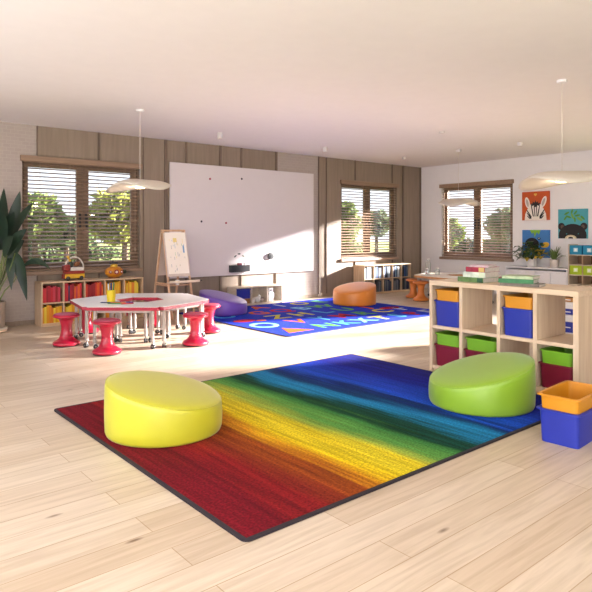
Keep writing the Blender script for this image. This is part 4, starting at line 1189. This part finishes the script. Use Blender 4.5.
# pictures: flat painted shapes on stretched canvases
def clip_poly(pts):
    for ax, lim, sg in ((0, 0, 1), (0, 1, -1), (1, 0, 1), (1, 1, -1)):
        out = []
        for i in range(len(pts)):
            a, b = pts[i - 1], pts[i]
            ia, ib = sg * (a[ax] - lim) >= 0, sg * (b[ax] - lim) >= 0
            if ia != ib:
                s = (lim - a[ax]) / (b[ax] - a[ax]); out.append((a[0] + s * (b[0] - a[0]), a[1] + s * (b[1] - a[1])))
            if ib: out.append(b)
        pts = out
        if not pts: return pts
    return pts
def E_(cx, cy, rx, ry, ang=0.0, n=26):
    c, s = math.cos(ang), math.sin(ang)
    return [(cx + rx * math.cos(a) * c - ry * math.sin(a) * s, cy + rx * math.cos(a) * s + ry * math.sin(a) * c) for a in [2 * PI * k / n for k in range(n)]]
def picture(yl, zt, w, h, bgc, shapes, label, edge):
    t = thing('canvas_picture', label, 'picture', (XR - .0005, yl - w / 2, zt - h))
    bm = BM(); box(bm, -.03, 0, -w / 2, w / 2, 0, h, .002)
    obj('canvas', bm, plain('canvas ' + bgc, bgc, .7, var=.05, bump=.1, bscale=300), t)
    cols = []; bm = BM()
    for lay, (c, pts) in enumerate(shapes):
        pts = clip_poly([(u * .996 + .002, v * .996 + .002) for u, v in pts])
        if len(pts) < 3: continue
        if c not in cols: cols.append(c)
        x = -.0303 - .00025 * lay
        vs = [bm.verts.new((x, w / 2 - u * w, v * h)) for u, v in pts]
        f = bm.faces.new(vs); f.material_index = cols.index(c)
        r = bmesh.ops.extrude_face_region(bm, geom=[f])
        bmesh.ops.translate(bm, vec=(.0001, 0, 0), verts=[v for v in r['geom'] if isinstance(v, bmesh.types.BMVert)])
    bmesh.ops.triangulate(bm, faces=bm.faces[:])
    obj('painting', bm, [plain('paint ' + c, c, .7, var=.04) for c in cols], t)

K_ = '#1d1b1e'; W_ = '#ece4dc'
zeb = [(W_, E_(.2, .62, .085, .20, .22)), ('#b9aaa0', E_(.2, .61, .045, .14, .22)), (W_, E_(.8, .64, .085, .20, -.35)), ('#b9aaa0', E_(.79, .63, .045, .14, -.35)),
       (W_, [(.10, .0), (.12, .22), (.22, .42), (.34, .58), (.66, .58), (.78, .42), (.88, .22), (.90, 0)]),
       (K_, [(.34, .47), (.33, .60), (.39, .58), (.40, .66), (.46, .61), (.50, .70), (.53, .62), (.60, .66), (.59, .58), (.67, .62), (.65, .48), (.58, .52), (.5, .45), (.42, .52)])]
for u0, u1, b0, b1 in ((.335, .37, .40, .445), (.435, .47, .465, .49), (.53, .565, .51, .535), (.63, .665, .555, .60)):
    zeb.append((K_, [(u0, .48), (u1, .50), (b1, .12), (b0, .14)]))
for k_ in range(3):
    o = k_ * .105
    zeb.append((K_, [(.16 + o * .1, .36 - o * .95), (.20 + o * .1, .36 - o * .95), (.36, .13 - o * .5), (.34, .08 - o * .5)]))
    zeb.append((K_, [(.84 - o * .1, .36 - o * .95), (.80 - o * .1, .36 - o * .95), (.64, .13 - o * .5), (.66, .08 - o * .5)]))
zeb += [('#d8b24a', E_(.475, .905, .035, .03)), ('#d8b24a', E_(.525, .905, .035, .03)), ('#d8b24a', [(.445, .895), (.555, .895), (.5, .835)]), (W_, [(.2, 0), (.8, 0), (.78, .05), (.22, .05)])]
picture(7.01, 2.338, .635, .63, '#c2521f', zeb, 'zebra picture on orange ground on the white wall, above the blue picture', 0)
bear = []
for (u, v, a, s) in ((.3, .86, .5, 1), (.36, .74, -.4, 1), (.48, .92, 1.3, .9), (.5, .76, -1.2, 1.1), (.6, .88, .9, .9), (.66, .78, .2, 1), (.74, .66, -.6, 1.2), (.84, .70, -.8, 1), (.26, .70, .9, .9), (.58, .64, -1.5, .9)):
    bear.append(('#4f8a34' if s < 1.05 else '#6fa04a', E_(u, v, .10 * s, .036 * s, a, 14)))
bear += [(K_, E_(.12, .41, .12, .125)), (K_, E_(.88, .41, .12, .125)), ('#5a463c', E_(.15, .40, .06, .07)), ('#5a463c', E_(.85, .40, .06, .07)), (K_, E_(.5, .10, .475, .40)),
         ('#2d7f86', E_(.3, .16, .02, .02)), ('#2d7f86', E_(.7, .16, .02, .02)), ('#d6c3a0', E_(.44, 0, .20, .12)), ('#efe4cc', E_(.44, 0, .15, .075)), (K_, E_(.44, .015, .085, .04))]
picture(6.185, 1.93, .62, .618, '#4a9fae', bear, 'black bear picture on teal ground, right of the other pictures', 0)
blu = [('#7fb43a', [(.28, 1), (.36, .86), (.42, .92), (.46, .74), (.54, .92), (.62, .84), (.68, 1)]), ('#e0b030', E_(.84, .46, .15, .10, .3)), ('#e0b030', E_(.62, .2, .16, .10, -.2)), (K_, E_(.36, .48, .26, .24)), (K_, E_(.62, .69, .055, .045)), ('#f0ead8', E_(.62, .70, .02, .018)), ('#3f7fb8', E_(.2, .2, .14, .2))]
picture(7.005, 1.493, .635, .605, '#3f7cc0', blu, 'bright blue picture with yellow marks behind the bushy plant', 0)

# glass vessels on the far table
GL = glass_mat('clear glass', (.93, .95, .95, 1), .16)
def vessel(x, y, h, r, label):
    t = thing('glass_jar', label, 'jar', (x, y, ZT + .0005), 0, 'glass jars on the far table')
    bm = BM(); lathe(bm, [(0, .0), (r, .0), (r, h * .75), (r * .6, h * .85), (r * .6, h), (r * .52, h), (r * .52, h * .86), (r * .92, h * .74), (r * .92, .006), (0, .006)], 24, cap=False); obj('jar_body', bm, GL, t, smooth=True)
    bm = BM(); lathe(bm, [(r * .62, h + .0004), (r * .62, h + .018), (0, h + .02)], 20); obj('stopper', bm, plain('stopper', '#d8d2cc', .4), t, smooth=True)
vessel(10.60, 8.16, .32, .060, 'tall clear glass jar on the far table, tallest of three')
vessel(10.37, 8.02, .12, .045, 'short clear glass jar on the far table, left of the tall one')
vessel(10.62, 7.93, .13, .055, 'short clear glass jar on the far table, right of the tall one')

# ------------------------------------------------------------------ big plant at the left
PX, PY_ = 2.10, 9.42
t = thing('plant_stand', 'low wooden stand under the big plant pot at the left edge', 'plant stand', (PX, PY_, 0))
bm = BM(); lathe(bm, [(.25, .024), (.265, .027), (.265, .043), (.255, .046)], 36); obj('top_disc', bm, BIRCH, t, smooth=True)
for k_ in range(4):
    a = PI / 4 + k_ * PI / 2
    bm = BM(); cyl(bm, (.2 * math.cos(a), .2 * math.sin(a), 0), (.19 * math.cos(a), .19 * math.sin(a), .0238), .018, 12); obj('leg', bm, BIRCHV, t, smooth=True)
t = thing('potted_plant', 'tall dark broad leaved plant in a beige pot at the left edge', 'plant', (PX, PY_, .0465))
POT = plain('beige stoneware', '#9c8d80', .55, var=.03)
bm = BM(); lathe(bm, [(0, 0), (.262, 0), (.275, .008), (.278, .025), (.262, .03), (0, .03)], 40, cap=False); obj('saucer', bm, plain('pale saucer', '#c2b4a4', .5), t, smooth=True)
bm = BM(); lathe(bm, [(0, .031), (.225, .031), (.235, .04), (.245, .36), (.25, .39), (.25, .40), (.23, .40), (.228, .36), (0, .36)], 40, cap=False); obj('pot', bm, POT, t, smooth=True)
bm = BM(); lathe(bm, [(0, .361), (.227, .361), (.22, .37), (0, .375)], 24, cap=False); obj('soil', bm, SOIL, t)
BIGL = leaf_mat('big plant leaf', '#1a2c22', '#2c4230', .38, .06)
STEM = leaf_mat('big plant stem', '#5a6a3a', '#78854a', .5, 0)
# each: where the blade begins, its tip (metres from the pot), half width, arch, twist of the blade
L_ = [((.153, .30, 1.131), (.321, .30, 1.986), .105, .02, .15), ((.103, .22, 1.15), (.467, .107, 1.813), .085, .05, -.2), ((.087, .10, 1.02), (.296, -.142, 1.403), .085, .06, .3),
      ((.192, .08, 1.046), (.326, -.036, .337), .10, .09, -.15), ((.30, .06, .849), (.631, -.162, .79), .06, .10, 1.0), ((.137, .16, .969), (.119, .0, .504), .075, .10, .4),
      ((.098, .32, 1.16), (.10, .33, 2.021), .11, .02, -.25), ((.025, .26, 1.086), (-.137, .33, 1.904), .11, .03, .2), ((-.023, .2, 1.014), (-.344, .30, 1.462), .10, .08, 0),
      ((-.026, .1, .914), (-.288, .1, .514), .09, .12, .2), ((.029, .0, 1.241), (-.066, -.1, 1.75), .10, .04, -.1), ((.133, .25, .899), (.361, .22, 1.235), .08, .07, .5),
      ((.06, .1, 1.25), (.16, .02, 1.66), .10, .04, .1), ((.02, -.02, 1.0), (.10, -.18, 1.30), .09, .06, -.3), ((-.1, .0, 1.1), (-.35, -.12, 1.72), .10, .05, .1)]
for b, tip, w, dr, tw in L_:
    b, tip = Vector(b) + Vector((.20, -.04, .044)), Vector(tip) + Vector((.20, -.04, .044))
    d = tip - b
    face = Vector((-.642, -.767, .25)); face = Matrix.Rotation(tw, 3, 'Z') @ face      # leaves turn their faces into the room
    sd = d.cross(face).normalized()
    bm = BM(); leaf(bm, b, tip, w, dr, 14, 0, None, .22, sd); lf = obj('leaf', bm, BIGL, t, smooth='all')
    bm = BM(); bb = b; s0 = Vector((bb.x * .3, bb.y * .3, .37)); mid = (s0 + bb) / 2 + Vector((bb.x * .1, bb.y * .1, .05))
    tube(bm, [s0, (s0 + mid) / 2 + Vector((-bb.x * .04, -bb.y * .04, .02)), mid, (mid + bb) / 2 + Vector((bb.x * .02, bb.y * .02, .02)), bb], lambda s: .012 - .005 * s, 7); obj('stem', bm, STEM, lf, smooth='all')

# ------------------------------------------------------------------ pendant lamps
SHADE = plain('paper shade', '#d9cfc2', .8, var=.02, scale=4)
def pendant(x, y, z, R, rz, label, E=2.0, ph=.4):
    t = thing('pendant_lamp', label, 'lamp', (x, y, z), rz, 'wavy white pendant lamps')
    n, m = 48, 8
    bm = BM()
    def surf(sg):
        rows = [[bm.verts.new((0, 0, .115 if sg > 0 else .022))]]
        for j in range(1, m + 1):
            s = j / m; row = []
            for k in range(n):
                a = 2 * PI * k / n
                wave = .040 * s * s * math.sin(2 * a + ph) + .030 * s * s * math.cos(a) + .022 * s ** 3 * math.cos(3 * a + 1)
                rr_ = R * s * (1 + .04 * math.sin(3 * a))
                th = .115 * (1 - s ** 3.2) if sg > 0 else .022 * (1 - s ** 2)
                row.append(bm.verts.new((rr_ * math.cos(a), rr_ * math.sin(a), wave + th)))
            rows.append(row)
        for a_, b_ in zip(rows, rows[1:]):
            for k in range(n):
                j = (k + 1) % n
                if len(a_) == 1: bm.faces.new((a_[0], b_[k], b_[j]))
                else: bm.faces.new((a_[k], a_[j], b_[j], b_[k]))
        return rows
    surf(1); surf(-1)
    bmesh.ops.remove_doubles(bm, verts=bm.verts[:], dist=1e-5)
    obj('shade', bm, SHADE, t, smooth='all')
    bm = BM(); cyl(bm, (0, 0, .114), (0, 0, ZC - z - .03), .0035, 8); obj('cord', bm, plain('pale cord', '#d8d0c8', .6), t)
    bm = BM(); lathe(bm, [(.05, ZC - z - .03), (.055, ZC - z - .025), (.055, ZC - z - .001)], 24); obj('ceiling_cap', bm, WHITEP, t, smooth=True)
    bm = BM(); lathe(bm, [(0, -.006), (.06, -.002), (.066, .008), (.066, .0205)], 20, cap=False); obj('diffuser', bm, glow_mat('lamp glow', '#ffd9a0', 6.0) if 'lamp glow' not in MATS else MATS['lamp glow'], t, smooth=True)
    ld = bpy.data.lights.new('lamp light', 'POINT'); ld.energy = E; ld.color = (1, .82, .6); ld.shadow_soft_size = .05
    lo = bpy.data.objects.new('lamp_light', ld); COL.objects.link(lo); lo.parent = t; lo.location = (0, 0, -.06)
pendant(3.622, 7.662, 2.05, .44, -.2, 'wavy white pendant lamp hanging over the white and red table')
pendant(10.45, 7.28, 2.03, .42, .9, 'wavy white pendant lamp hanging in front of the window beside the pictures')
pendant(6.49, 3.175, 2.00, .45, -1.1, 'wavy white pendant lamp at the right edge above the storage unit')

# ceiling spots
def spot(x, y, label, h=.10):
    t = thing('ceiling_spot', label, 'lamp', (x, y, ZC - h), 0, 'small white ceiling spots')
    bm = BM(); lathe(bm, [(.036, 0), (.045, .002), (.047, .006), (.047, h - .0005)], 24); obj('housing', bm, plain('spot white', '#d9d4d3', .5), t, smooth=True)
    bm = BM(); lathe(bm, [(0, -.001), (.034, -.001), (.034, -.0002)], 20); obj('lens', bm, plain('spot lens', '#c8c0b8', .3), t)
for x, y, h, lab in [(5.513, 8.592, .10, 'white ceiling spot above the left half of the whiteboard'), (8.011, 8.678, .10, 'white ceiling spot above the right end of the whiteboard'),
                  (10.436, 8.701, .05, 'white ceiling spot above the window by the blue books'), (8.273, 6.085, .03, 'shallow white ceiling spot nearest the middle of the room'),
                  (10.345, 7.191, .05, 'white ceiling spot nearest the window beside the pictures'), (10.354, 5.861, .08, 'white ceiling spot nearest the right pendant lamp cord')]:
    spot(x, y, lab, h)
